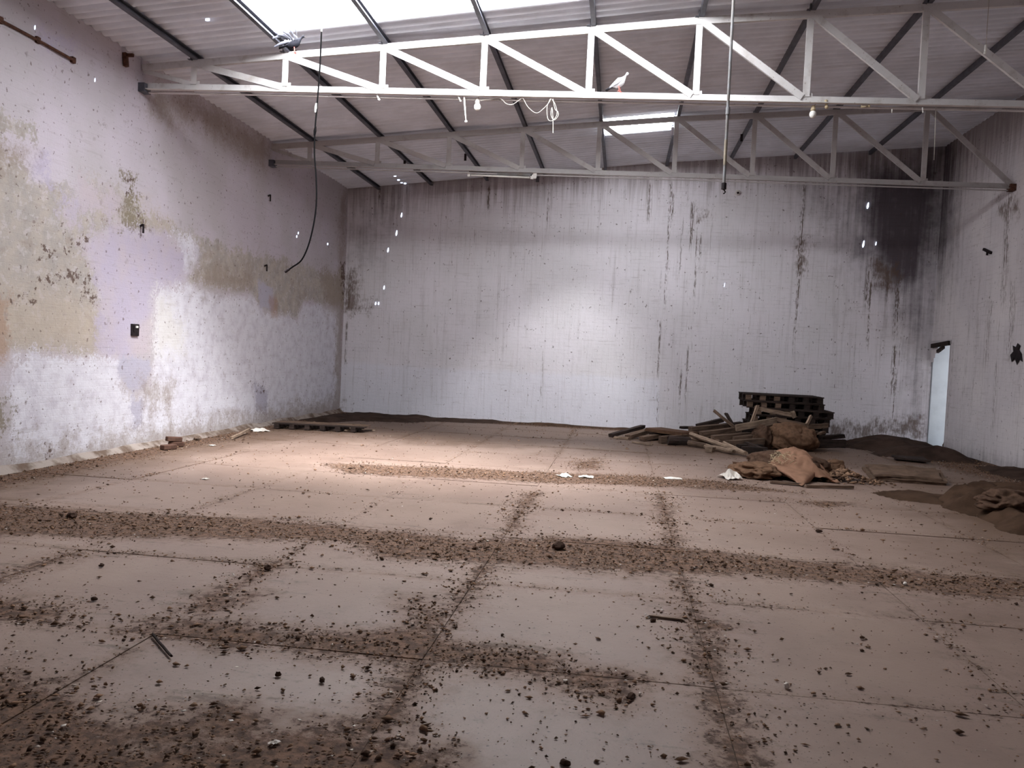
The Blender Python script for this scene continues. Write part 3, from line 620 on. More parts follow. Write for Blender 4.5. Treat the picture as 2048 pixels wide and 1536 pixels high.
# fluorescent fitting under the far truss
YT2 = lambda x: 15.44+.072*x
t = thing('tube_light', 'dusty fluorescent tube fitting hung under the far truss', 'lamp', at(1000,351,15.3)); off = t.location
a, b = at(938,349,15.3)-off, at(1064,354,15.3)-off
MB().beam(a+Vector((0,0,.035)), b+Vector((0,0,.035)), .05, .04).build('batten', M['conduit'], t)
MB().tube([a+Vector((.04,0,-.01)), b+Vector((-.04,0,-.01))], .018, 10).build('tube', M['bulb'], t, smooth=True)
for q in (a, b): MB().box(q+Vector((0,0,.0)), (.05,.05,.08)).build('end_cap', M['white'], t)
for s_ in (.2, .8): q = a.lerp(b, s_); MB().tube([q+Vector((0,0,.05)), Vector((q.x, q.y+.1, 5.09-off.z))], .005, 5).build('hanger', M['conduit'], t)
t = thing('junction_box', 'small white junction box beside the fluorescent fitting', 'box', at(1070,352,15.3))
MB().box((0,0,0), (.07,.05,.1)).build('body', M['white'], t, bevel=.008); MB().box((.05,.0,-.06), (.06,.04,.1)).build('bracket', M['dark'], t); MB().tube([(0,.02,.04),(0,.1,5.09-t.location.z)], .005, 5).build('hanger', M['conduit'], t)
t = thing('lamp_holder', 'round white lamp holder fixed high on the back wall', 'lamp holder', at(1475,385,YB-.02))
MB().tube([(0,.02,0),(0,-.02,0),(0,-.06,-.01)], [.06,.06,.045], 14).build('rose', M['white'], t, smooth=False); MB().tube([(0,-.06,-.01),(.005,-.075,-.03)], .025, 10).build('socket', M['dark'], t)

# ------------------------------------------------------------------ fittings on the side walls
def lwp(u, v, d=.02): p = on(u, v, 0, XL+d); return p
t = thing('socket_box', 'black square switch box with broken white insides on left wall', 'switch', lwp(270,660)); 
sbx = MB().box((-.01,0,0), (.05,.17,.17)).build('box', M['dark'], t, bevel=.006)
MB().box((.02,.015,.045), (.012,.05,.03)).build('broken_plate', M['white'], sbx); MB().box((.02,-.05,.02), (.012,.02,.09)).build('broken_plate', M['dark'], sbx)
t = thing('wall_pipe', 'thin rusty conduit pipe high on the left wall near camera', 'pipe', lwp(150,122)); off = t.location
MB().tube([lwp(-160,-60,.03)-off, lwp(0,40,.03)-off, lwp(75,80,.03)-off, lwp(150,122,.03)-off], .018, 8).build('pipe', M['rust'], t)
for u, v in ((0,40),(75,80),(146,120)): q = lwp(u, v, .02)-off; MB().box(q, (.04,.06,.07)).build('clip', M['rust'], t)
t = thing('wall_stub', 'rusty iron stub sticking out under the roof on left wall', 'bracket', lwp(250,118)); MB().beam((0,0,.08),(0.02,0,-.1), .06, .05).beam((0,0,.05),(.12,0,.05), .04, .04).build('iron', M['rust'], t)
for u, v, lab in ((283,452,'black iron peg in the left wall above switch box'), (531,532,'black iron peg in the left wall near hanging cable end'), (538,392,'thin dark peg high on left wall below far truss bearing')):
    t = thing('wall_peg', lab, 'peg', lwp(u, v)); MB().tube([(-.02,0,.0),(.03,0,.02)], .016, 6).tube([(.03,0,.025),(.03,0,-.10)], .014, 6).build('peg', M['dark'], t)
# glowing discs: painted sun flecks on the walls, pinholes of daylight in the roof
k = NT('glow_fleck'); k.n.remove(k.b); em = k.new('ShaderNodeEmission'); em.inputs[0].default_value = (.72,.8,1,1); em.inputs[1].default_value = 2.2; k.lk(em.outputs[0], k.n['Material Output'].inputs[0]); CH = k.m
def fleck(c, n, along, w, h, parent):
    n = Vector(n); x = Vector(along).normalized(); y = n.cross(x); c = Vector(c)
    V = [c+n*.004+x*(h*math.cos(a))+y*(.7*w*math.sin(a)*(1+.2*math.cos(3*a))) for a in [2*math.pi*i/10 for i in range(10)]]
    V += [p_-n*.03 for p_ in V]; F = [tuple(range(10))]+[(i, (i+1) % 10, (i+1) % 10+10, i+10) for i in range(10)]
    return link('glow_fleck', mesh('glow_fleck', V, F), CH, parent)
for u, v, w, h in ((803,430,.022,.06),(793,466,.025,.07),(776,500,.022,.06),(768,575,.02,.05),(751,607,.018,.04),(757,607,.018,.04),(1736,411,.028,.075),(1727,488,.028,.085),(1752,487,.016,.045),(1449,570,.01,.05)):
    fleck(at(u, v, YB-.012), (0,-1,0), (.12,0,1), w, h, wb)
for u, v in ((597,466),(594,473),(656,488),(70,55),(190,160)): fleck(on(u, v, 0, XL+.012), (1,0,0), (0,.1,1), .010, .026, wl)
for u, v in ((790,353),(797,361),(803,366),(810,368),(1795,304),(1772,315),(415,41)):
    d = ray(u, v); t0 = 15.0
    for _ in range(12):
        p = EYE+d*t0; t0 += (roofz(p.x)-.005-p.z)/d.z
    fleck(EYE+d*t0, (0,0,-1), (1,.1,0), .014, .03, ceil)

# dark blotches on the right wall are broken openings where brackets were torn out
t = thing('wall_hole', 'ragged dark hole with torn iron in the right wall beyond doorway side', 'hole', on(2034,705,0,XR-.01)); m_ = MB()
pts = [(0,.17),(.05,.1),(.15,.13),(.12,.02),(.21,-.04),(.15,-.17),(.05,-.12),(-.02,-.22),(-.10,-.13),(-.19,-.17),(-.14,-.02),(-.06,.05),(-.09,.12)]
b = len(m_.V); m_.V += [Vector((0, y*1.2, z)) for y, z in pts]+[Vector((-.02, y*.7, z*.7)) for y, z in pts]
n = len(pts); m_.F += [(i, (i+1) % n, n+(i+1) % n, n+i) for i in range(n)]+[tuple(range(n, 2*n))]; m_.build('torn_bracket', M['dark'], t)
t = thing('wall_bracket', 'small dark angled bracket high on the right wall', 'bracket', on(1978,502,0,XR-.02)); MB().beam((0,-.1,-.05),(-.05,.12,.05), .04, .05).beam((-.02,.02,0),(-.02,.03,-.08), .03, .03).build('iron', M['dark'], t)

# ------------------------------------------------------------------ pigeons
def pigeon(name, label, loc, rz, wings_up, tones):
    t = thing(name, label, 'bird', loc, None, rz); g, pale, dk = tones
    B = [((-.10,0,.085),.012,.010),((-.075,0,.09),.03,.024),((-.04,0,.10),.05,.045),((0,0,.115),.058,.056),((.04,0,.135),.052,.056),((.065,0,.155),.038,.045),((.08,0,.185),.024,.028),((.088,0,.205),.02,.022),((.098,0,.222),.022,.023),((.112,0,.226),.019,.019),((.124,0,.222),.008,.009)]
    MB().loft(B, 14).build('body', M[g], t, smooth=True)
    MB().loft([((-.075,0,.092),.026,.012),((-.13,0,.065),.032,.007),((-.19,0,.035),.042,.004)], 10).build('tail', M[dk], t, smooth=True)
    MB().loft([((.12,0,.222),.006,.006),((.135,0,.216),.004,.004),((.145,0,.209),.001,.001)], 8).build('beak', M['beak'], t)
    for s_ in (-1, 1):
        MB().ball((.106, s_*.0185, .229), .004, 8).build('eye', M['beak'], t)
        w = MB()
        if not wings_up: w.loft([((.05,s_*.046,.15),.010,.024),((.0,s_*.056,.128),.012,.042),((-.06,s_*.044,.098),.010,.03),((-.12,s_*.024,.07),.006,.014),((-.15,s_*.014,.055),.002,.004)], 10)
        else:
            for i in range(5):
                a = i/4; w.loft([((.04-.03*i,s_*(.05+.0*a),.15),.012,.016),((.03-.05*i,s_*(.11+.02*a),.23-.02*i),.01,.022),((-.02-.06*i,s_*(.19-.01*i),.30-.05*i),.004,.012)], 8)
        w.build('wing', M[pale], t, smooth=True)
        lg = MB().tube([(.0,s_*.022,.075),(.006,s_*.022,.035),(.0,s_*.022,.006)], [.009,.005,.004], 6)
        for a in (-.5, 0, .5): lg.tube([(.0,s_*.022,.006),(.03*math.cos(a),s_*.022+.03*math.sin(a),.003)], .0035, 5)
        lg.tube([(.0,s_*.022,.006),(-.02,s_*.022,.003)], .003, 5); lg.build('leg', M['pig_leg'], t)
    return t
q = at(1238,184,YT(.1)-.02); pigeon('pigeon', 'pale grey pigeon perched on the near truss bottom chord, head up', (q.x, YT(q.x)-.02, 5.14+.05), -.35, False, ('pig_pale','pig_grey','pig_dark'))
q = at(588,106,10.15); pigeon('pigeon', 'dark grey pigeon fluttering with raised wings before the near truss', (q.x, 10.15, q.z), .35, True, ('pig_charcoal','pig_dark','pig_charcoal'))

# ------------------------------------------------------------------ soil heaps, mats
def mound(name, label, cat, poly, h, edge, res, mat, rough=.5, sc_=3.0, kind=None, base=-.004, seed=0):
    poly = np.array(poly); lo = poly.min(0)-.05; hi = poly.max(0)+.05; nx, ny = [max(4, int(q/res)) for q in hi-lo]
    gx = np.linspace(lo[0], hi[0], nx+1); gy = np.linspace(lo[1], hi[1], ny+1); G = np.array([(x, y) for x in gx for y in gy])
    s_ = sdist(G, poly); s_ = s_+np.array([.5*edge*noise.noise(Vector((x*sc_*.7, y*sc_*.7, seed+7.7))) for x, y in G])
    N1 = np.array([noise.fractal(Vector((x*sc_, y*sc_, seed)), 1.0, 2.0, 4) for x, y in G])
    hh = np.clip(s_/edge, 0, 1); hh = hh*hh*(3-2*hh); Z = h*hh*np.clip(1+rough*N1, .25, 2)+base
    c = np.array([((lo+hi)/2)[0], ((lo+hi)/2)[1]]); V = [(x-c[0], y-c[1], z) for (x, y), z in zip(G, Z)]; F = []
    for i in range(nx):
        for j in range(ny):
            f = (i*(ny+1)+j, (i+1)*(ny+1)+j, (i+1)*(ny+1)+j+1, i*(ny+1)+j+1)
            if max(s_[q] for q in f) > 0: F.append(f)
    me = mesh(name, V, F); bm = bmesh.new(); bm.from_mesh(me); bmesh.ops.delete(bm, geom=[v for v in bm.verts if not v.link_faces], context='VERTS'); bm.to_mesh(me); bm.free()
    o = link(name, me, mat, label=label, cat=cat, kind=kind, smooth=True); o.location = (c[0], c[1], 0); return o
mound('soil_heap', 'low dark soil heap in the back right corner by the doorway', 'soil', [(4.6,18.0),(5.0,16.4),(6.0,15.9),(6.9,15.6),(6.94,19.38),(5.2,19.38)], .2, .9, .09, M['mud'], .35, 1.6)
mound('soil_heap', 'brown soil and sacking heap cut by the right frame edge', 'soil', fpoly([(1860,1000),(1930,985),(2060,985),(2200,1010),(2200,1085),(2040,1068),(1980,1052),(1950,1030),(1880,1015)]), .17, .3, .05, M['mud2'], .6, 3)
mound('soil_strip', 'thin brown dirt strip left of the frame edge heap', 'soil', fpoly([(1740,985),(1800,980),(1900,992),(1990,1008),(1900,1012),(1800,1000)]), .04, .15, .05, M['mud2'], .6, 4, seed=3)
mound('soil_heap', 'thin drift of dark dirt in the back left corner', 'soil', [(-6.85,16.6),(-6.2,16.0),(-5.4,17.2),(-4.0,18.3),(-2.5,18.9),(-2.2,19.36),(-6.85,19.36)], .07, .6, .09, M['mud'], .5, 1.8, seed=5)
mound('soil_strip', 'low drift of dirt along the foot of the back wall', 'soil', [(-2.3,18.9),(0,18.75),(2.2,18.7),(4.6,18.6),(4.9,19.37),(-2.3,19.37)], .05, .4, .09, M['mud2'], .5, 1.8, seed=6)
mound('soil_strip', 'dirt drift along the foot of the right wall', 'soil', [(6.3,15.6),(6.2,13),(6.4,10),(6.94,9),(6.94,15.6)], .1, .35, .08, M['mud'], .5, 2, seed=9)
def mat_stack(name, label, poly, layers, mat):
    t = thing(name, label, 'matting', (*np.mean(poly, axis=0), 0)); c = np.mean(poly, axis=0)
    for i in range(layers):
        q = (np.array(poly)-c)*(1-.05*i)+np.array([.04*math.sin(i*2.3), .05*math.cos(i*1.7)]); n = 9; V = []; 
        a, b, c2, d = q[0], q[1], q[2], q[3]
        for lay in (0, 1):
            for u in range(n+1):
                for w in range(n+1):
                    p = (a*(1-u/n)+b*u/n)*(1-w/n)+(d*(1-u/n)+c2*u/n)*w/n
                    e = .035*noise.noise(Vector((p[0]*5, p[1]*5, i*3.1))); r_ = Vector((p[0]+e, p[1]+e, i*.035+lay*.03+.012*noise.noise(Vector((p[0]*4, p[1]*4, 1+i)))*(i+lay)+.002)); V.append(r_)
        N_ = (n+1)**2; F = []
        for u in range(n):
            for w in range(n):
                k0 = u*(n+1)+w; F.append((N_+k0, N_+k0+n+1, N_+k0+n+2, N_+k0+1)); F.append((k0, k0+1, k0+n+2, k0+n+1))
        rim = [u*(n+1) for u in range(n)]+[n*(n+1)+w for w in range(n)]+[u*(n+1)+n for u in range(n, 0, -1)]+[w for w in range(n, 0, -1)]
        for k0 in range(len(rim)): p0, p1 = rim[k0], rim[(k0+1) % len(rim)]; F.append((p0, p1, N_+p1, N_+p0))
        link('mat_layer', mesh('mat_layer', V, F), mat, t)
    return t
mat_stack('matting_pile', 'low pile of flattened brown mats right of the tan cloth heap', fpoly([(1745,962),(1895,972),(1880,948),(1725,938)]), 3, M['matting'])
mat_stack('matting_sheet', 'thin dark mat lying on soil in front of doorway', fpoly([(1790,922),(1862,929),(1850,921),(1785,917)]), 1, M['wood_dark'])
for o in COL.objects: 
    if o.name == 'matting_sheet': o.location.z = .03

# ------------------------------------------------------------------ timbers
def timber(name, label, a, b, w, t, mat, cat='timber', group='timbers of the scrap heap', roll=0.0, roundish=False):
    a, b = Vector(a), Vector(b); L = (b-a).length; x = (b-a).normalized(); y = Vector((0,0,1)).cross(x)
    if y.length < 1e-3: y = Vector((0,1,0))
    y.normalize(); z = x.cross(y); R = Matrix((x, y, z)).transposed() @ Matrix.Rotation(roll, 3, 'X')
    n = 5; V = []; F = []; sd = random.uniform(0, 50); k_ = 8 if roundish else 4
    for i in range(n+1):
        s_ = -L/2+L*i/n; wy = .006*noise.noise(Vector((i*.7, sd, 0))); wz = .006*noise.noise(Vector((i*.7, sd, 9)))
        for j in range(k_):
            if roundish: q = (w/2*math.cos(2*math.pi*j/8)*(1-.1*i/n), t/2*math.sin(2*math.pi*j/8)*(1-.1*i/n))
            else: q = ((-1,1,1,-1)[j]*w/2, (-1,-1,1,1)[j]*t/2)
            e = 1+.07*noise.noise(Vector((i*1.9, j*3.3, sd)))
            sx = s_+(random.uniform(-.02, .02) if i in (0, n) else 0)
            V.append((sx, q[0]*e+wy, q[1]*e+wz))
    for i in range(n):
        for j in range(k_): F.append((i*k_+j, i*k_+(j+1) % k_, (i+1)*k_+(j+1) % k_, (i+1)*k_+j))
    F.append(tuple(range(k_))[::-1]); F.append(tuple(n*k_+j for j in range(k_)))
    bm_ = mesh(name, V, F); bm_.update(); o = link(name, bm_, mat, label=label, cat=cat, group=group); o.matrix_world = Matrix.Translation((a+b)/2) @ R.to_4x4()
    return o
def tb(name, label, p0, p1, Y0_, Y1_, w, t, mat, **kw):
    a, b = at(*p0, Y0_), at(*p1, Y1_); lo = t*.5+.004; a.z = max(a.z, lo); b.z = max(b.z, lo)
    return timber(name, label, a, b, w, t, M[mat], **kw)
T = [
 ('timber_block','dark upright block propping the dark rising plank at the back',(1431,868),(1431,847),18.03,18.03,.1,.1,'wood_dark'),
 ('timber_beam','dark beam underneath the left scrap timber, half hidden',(1300,882),(1400,878),16.9,17.2,.14,.1,'wood_dark'),
 ('timber_beam','dark beam underneath the middle scrap timber, half hidden',(1395,884),(1500,880),16.6,16.9,.16,.1,'wood_dark'),
 ('timber_beam','upper dark beam below the pale leaning plank',(1440,869),(1515,862),16.9,17.2,.12,.1,'wood_dark'),
 ('timber_beam','dark beam at the back under the slanted slats',(1400,858),(1482,850),17.5,17.7,.12,.1,'wood_dark'),
 ('wooden_plank','grey plank standing on edge behind the hollow ended beam',(1420,873),(1502,866),16.8,17.1,.05,.13,'wood'),
 ('timber_beam','short square beam end below the pale leaning plank',(1468,880),(1530,874),16.3,16.6,.12,.1,'wood'),
 ('wooden_plank','brown plank at the left of the pallet stack foot',(1475,893),(1525,893),15.8,16.0,.1,.06,'wood_dark'),
 ('wooden_plank','grey plank crossing under the longest pole',(1340,871),(1420,866),16.9,17.3,.12,.06,'wood'),
 ('wooden_pole','grey pole crossing behind the longest pole',(1375,876),(1440,884),16.6,16.1,.08,.07,'wood'),
 ('wooden_plank','grey plank at the far left tip of the scrap timber, slanting up',(1222,872),(1287,853),16.9,17.6,.1,.05,'wood_dark'),
 ('wooden_plank','grey plank lying second from the left tip of scrap timber',(1256,874),(1306,859),16.7,17.6,.12,.06,'wood'),
 ('wooden_batten','short pale slat on the floor at the left tip of scrap timber',(1228,876),(1258,879),16.7,16.6,.06,.03,'wood_pale'),
 ('wooden_plank','rough plank on the floor under the reddish board',(1283,879),(1330,869),16.5,17.1,.12,.06,'wood'),
 ('wide_board','wide reddish board lying flat across the left part of scrap timber',(1306,858),(1380,868),17.2,16.6,.42,.05,'wood_red'),
 ('timber_block','short square timber in front of the reddish board',(1319,881),(1372,876),16.2,16.5,.1,.1,'wood'),
 ('wooden_log','dark split log on the floor in front of the reddish board',(1336,888),(1380,883),16.0,16.1,.15,.13,'wood_dark'),
 ('wooden_pole','long pale pole running from reddish board toward the camera',(1381,868),(1491,914),16.6,14.75,.075,.07,'wood_pale'),
 ('wooden_pole','short thick pole beside the dark split log',(1378,887),(1412,893),16.0,15.7,.09,.08,'wood'),
 ('wooden_pole','pale pole lying just left of the longest pole',(1408,892),(1467,910),15.75,14.95,.08,.07,'wood_pale'),
 ('wooden_block','short pale wood offcut nearest the camera by the poles',(1411,903),(1427,906),15.2,15.1,.09,.07,'wood_pale'),
 ('wooden_pole','short pale pole right of the longest pole',(1448,886),(1485,903),15.9,15.2,.06,.055,'wood_pale'),
 ('timber_beam','square beam with hollow end showing, middle of the scrap timber',(1425,879),(1500,872),16.2,16.7,.11,.11,'wood'),
 ('timber_beam','long grey beam above the hollow ended beam',(1404,869),(1478,860),16.5,17.0,.11,.09,'wood'),
 ('timber_beam','long grey beam at the back of the scrap timber by wall',(1380,860),(1454,853),17.0,17.6,.11,.09,'wood'),
 ('wooden_plank','dark short plank at the back of the heap by wall',(1360,855),(1386,855),17.7,17.8,.1,.04,'wood_dark'),
 ('wooden_plank','dark plank rising to the right behind grey beams',(1394,852),(1446,840),17.9,18.1,.1,.06,'wood_dark'),
 ('wooden_batten','slat sticking up to the left from middle of heap',(1428,821),(1470,856),17.0,16.9,.07,.04,'wood'),
 ('wooden_batten','shorter slat sticking up left of the pallet stack',(1452,827),(1465,848),17.2,17.0,.05,.03,'wood_dark'),
 ('wooden_plank','long pale plank leaning onto the pallet stack from left',(1472,856),(1552,841),16.5,16.75,.07,.09,'wood_pale'),
 ('timber_beam','grey beam on the floor left of the brown sack',(1454,887),(1526,882),15.9,16.2,.11,.08,'wood'),
 ('wooden_plank','dark plank slanting down left of the tan cloth heap',(1491,887),(1545,908),16.0,15.0,.07,.06,'wood_dark'),
 ('timber_beam','dark beam flat on floor behind slanting dark plank',(1482,901),(1533,905),15.35,15.3,.12,.09,'wood_dark'),
 ('wooden_batten','pale slat across the front of the pallet stack',(1510,816),(1588,831),16.95,16.9,.04,.06,'wood_pale'),
 ('wooden_batten','thin upright slat leaning at left front of pallet stack',(1516,810),(1503,845),16.85,16.8,.03,.04,'wood_pale'),
 ('wooden_batten','brown slat sloping right above the brown sack',(1551,838),(1617,852),16.9,16.8,.05,.06,'wood'),
 ('wooden_batten','short upright slat at right front of pallet stack',(1622,832),(1613,850),16.85,16.75,.03,.05,'wood_pale'),
 ('wooden_batten','slat lying across right front of pallet stack',(1588,856),(1655,851),16.75,16.9,.05,.07,'wood'),
 ('wooden_batten','stub of slat on right end of the pale front slat',(1585,823),(1589,834),16.86,16.86,.05,.06,'wood_pale'),
 ('wooden_batten','short pale slat in shade right of brown sack',(1624,868),(1634,863),16.7,16.9,.05,.03,'wood'),
 ('wooden_batten','second pale slat in shade right of brown sack',(1637,868),(1649,864),16.7,16.9,.05,.03,'wood'),
 ('wooden_plank','grey plank lying right of the pallet stack by wall',(1642,876),(1686,872),17.3,17.6,.1,.06,'wood_dark'),
 ('wooden_plank','dark board on edge at floor right of brown sack',(1614,888),(1690,887),16.6,16.8,.05,.12,'wood_dark'),
 ('wooden_batten','pale lath on floor in front of left scrap timber',(1265,888),(1305,893),16.0,15.7,.06,.02,'wood_pale'),
]
for n_, l_, p0, p1, a_, b_, w_, t_, m_ in T: tb(n_, l_, p0, p1, a_, b_, w_*1.25, t_*1.35, m_, roundish=('pole' in n_ or 'log' in n_))
# pallets
def pallet(label, x, y, z, rz, Lx=1.58, Ly=1.1, tilt=0):
    t = thing('wooden_pallet', label, 'pallet', (x, y, z), 'stacked wooden pallets', rz); t.rotation_euler.y = tilt
    for i in range(6): MB().box((random.uniform(-.01,.01), -Ly/2+.07+i*(Ly-.14)/5, .135), (Lx, .13, .022)).build('deck_board', M['wood_dark'], t)
    for i in range(3): MB().box((0, -Ly/2+.07+i*(Ly-.14)/2, .011), (Lx-.02, .11, .02)).build('bottom_board', M['wood_dark'], t)
    for i in range(6):
        for j in range(3): MB().box((-Lx/2+.07+i*(Lx-.14)/5, -Ly/2+.07+j*(Ly-.14)/2, .073), (.11, .1, .1)).build('block', M['wood' if (i < 3 and j == 0) else 'wood_dark'], t)
    return t
PLAB = ['wooden pallet at the bottom of the dark stack', 'wooden pallet second from the bottom of the stack', 'wooden pallet third from the bottom of the stack', 'wooden pallet in the middle of the stack, jutting right', 'wooden pallet third from the top, jutting out furthest right', 'wooden pallet second from the top of the stack', 'topmost wooden pallet of the dark stack by back wall']
c0 = at(1490,885,17.4)
for i, (dx, dy, r_) in enumerate(((.10,.02,.02),(.06,-.02,-.03),(.10,.0,.03),(.14,.03,-.02),(.20,.0,-.02),(.0,.02,.01),(-.03,.0,-.0))):
    p = pallet(PLAB[i], c0.x+.78+dx, 17.95+dy, .002+.147*i, r_)
# flat broken pallet near the left wall
t = thing('broken_pallet', 'broken flat pallet on the floor near the back left corner', 'pallet', (0,0,0), None)
A_, B_ = fl(545,857), fl(735,866); t.location = (A_+B_)/2; off = t.location; dx_ = (B_-A_).normalized(); dy_ = Vector((-dx_.y, dx_.x, 0)); L = (B_-A_).length
for i in range(4): MB().beam(-dx_*L/2+dy_*(.16*i)+Vector((0,0,.105)), dx_*L/2*(.6 if i == 2 else .96)+dy_*(.16*i)+Vector((0,0,.105)), .1, .02).build('deck_board', M['wood' if i else 'wood_dark'], t)
for i in range(6): q = -dx_*L/2+dx_*L*(i+.4)/6.2; MB().box(q+dy_*.22+Vector((0,0,.055)), (.09,.55,.085)).build('cross_piece', M['wood_dark'], t)
LATH = dict(cat='lath', group='laths near the left wall')
tb('wooden_lath','long pale lath lying on the broken pallet',(618,852),(705,857),15.2,15.5,.06,.025,'wood_pale',**LATH)
tb('wooden_lath','pale lath jutting right beyond the broken pallet',(688,862),(748,862),15.0,15.25,.07,.03,'wood_pale',**LATH)
tb('wooden_lath','pale stick leaning on the plinth near the left wall',(463,881),(500,858),12.6,13.6,.04,.035,'wood_pale',**LATH)
tb('wooden_lath','dark thin board end sticking out right of broken pallet',(715,866),(742,862),14.9,15.2,.06,.03,'wood_dark',**LATH)
tb('wooden_lath','dark lath on the dirt in the back left corner',(640,842),(690,846),16.9,17.1,.08,.03,'wood_dark',**LATH)
for n_, l_, p0, p1, w_, t_, m_ in (('twig','dark bent twig on the near left floor slab',(306,1272),(340,1315),.016,.014,'wood_dark'),('wooden_sliver','thin pale wood sliver on floor right of centre',(1297,1234),(1370,1243),.022,.012,'wood_pale'),('wooden_sliver','flat stick under the tan cloth heap front',(1540,966),(1612,972),.06,.03,'wood'),('wooden_sliver','brown stick at right foot of the tan cloth heap',(1612,975),(1705,977),.06,.035,'wood'),('wooden_board','flat reddish board left of the tan cloth heap',(1466,928),(1500,930),.12,.03,'wood_red')):
    a, b = fl(*p0), fl(*p1); a.z = b.z = t_/2+.003; timber(n_, l_, a, b, w_, t_, M[m_], cat='stick', group=None, roundish=(n_ == 'twig'))

# ------------------------------------------------------------------ sacks and cloth
def crumple(name, label, cat, loc, dims, mat, seed, amp=.14, rz=0, fine=.05, parts=()):
    t = thing(name, label, cat, loc, None, rz); me = bpy.data.meshes.new('cloth'); bm = bmesh.new(); bmesh.ops.create_icosphere(bm, subdivisions=5, radius=1)
    for v in bm.verts:
        p = v.co.copy(); o3 = Vector((seed, seed*.7, 1)); wv = Vector((noise.noise(p*1.3+o3), noise.noise(p*1.3-o3), noise.noise(p*1.3+o3*2)))
        g = p+wv*.55; r1 = noise.noise(g*1.5+o3); r2 = 1-abs(noise.noise(Vector((g.x*2.6, g.y*2.6, g.z*1.5))+o3*3))*2; r3 = 1-abs(noise.noise(g*5.5+o3*5))*2
        f = 1+amp*r1*1.3+amp*.55*(r2-.4)+fine*.6*(r3-.4)
        q = Vector((math.copysign(abs(p.x)**.85, p.x), math.copysign(abs(p.y)**.85, p.y), p.z))*f
        v.co = Vector((q.x*dims[0]/2, q.y*dims[1]/2, max((q.z+.72)*dims[2]/1.72, .002+.01*r3)))
    bm.to_mesh(me); bm.free(); link('cloth', me, mat, t, smooth=True); return t
c = fl(1568,893); t = crumple('burlap_sack', 'crumpled brown burlap sack slumped against the pallet stack', 'sack', (c.x, 16.55, 0), (1.02,.7,.5), M['burlap'], 3.3, .22, 0, .08)
crumple('burlap_sack', 'dirty folded sack at the left side of the brown sack', 'sack', (at(1525,870,16.5).x, 16.5, 0), (.42,.5,.42), M['burlap_dark'], 8.1, .2, 0, .06)
# tan cloth heap
hc = fl(1575,955)
crumple('sack_heap', 'lumpy pile of old sacks under the tan cloth', 'sack', (hc.x+.05, hc.y+.3, 0), (1.1,.85,.34), M['burlap_dark'], 5.5, .16, 0, .1)
crumple('burlap_sack', 'reddish brown sack spread at left of the tan cloth heap', 'sack', (fl(1510,955).x, fl(1510,955).y+.1, 0), (.55,.7,.2), M['burlap'], 12.4, .25, .4, .1)
def drape(name, label, cx, cy, hw, hd, H, mat, seed, skew=0):
    n = 44; V = []; F = []
    for i in range(n+1):
        for j in range(n+1):
            u, w = i/n*2-1, j/n*2-1; x = u*hw+skew*w; y = w*hd
            r_ = math.hypot(u*.95, w*.9); h = H*max(0, 1-r_**1.7)
            rid = abs(noise.noise(Vector((x*4.2+seed, y*4.2, seed)))); rid2 = abs(noise.noise(Vector((x*9, y*9+seed, 2))))
            fold = .05*math.sin(5*math.atan2(w, u)+3*rid)*min(1, r_)
            V.append((x+.03*noise.noise(Vector((x*5, y*5, seed+4))), y, h+.11*(.5-rid)*(.4+.6*h/H)-.05*rid2+max(0, fold)+.02))
    V = [(x, y, max(z, .008)) for x, y, z in V]
    for i in range(n):
        for j in range(n): F.append((i*(n+1)+j, (i+1)*(n+1)+j, (i+1)*(n+1)+j+1, i*(n+1)+j+1))
    t = thing(name, label, 'cloth', (cx, cy, 0)); o = link('cloth', mesh('cloth', V, F), mat, t, smooth=True)
    md = o.modifiers.new('thick', 'SOLIDIFY'); md.thickness = .008; return t
t = drape('tan_cloth', 'tan dusty cloth draped over heap in front of the timber', hc.x+.1, hc.y+.22, .56, .50, .37, M['tan'], 2.2)
# front flap, a pointed fold of the same cloth hanging forward
FP = [at(1540,942,hc.y-.05), at(1560,930,hc.y), at(1630,938,hc.y+.02), at(1620,952,hc.y-.1), at(1603,973,hc.y-.42)]
c_ = sum(FP, Vector())/5
V = []; F = []; n = 10
for i in range(n+1):
    for j in range(n+1):
        u, w = i/n, j/n; top_ = at(1535+100*u, 928+8*u, hc.y-.12+.05*u); tip = fl(1535+55+28*u, 962+10*math.sin(u*3.1), .012)
        p = top_.lerp(tip, w); p.y -= .05*math.sin(w*3.14)*(1+.5*math.sin(u*9)); p.z = max(p.z+.02*math.sin(u*11)*w, .012); V.append(p-t.location)
for i in range(n):
    for j in range(n): F.append((i*(n+1)+j, (i+1)*(n+1)+j, (i+1)*(n+1)+j+1, i*(n+1)+j+1))
o = link('flap', mesh('flap', V, F), M['tan'], t, smooth=True); md = o.modifiers.new('thick', 'SOLIDIFY'); md.thickness = .008
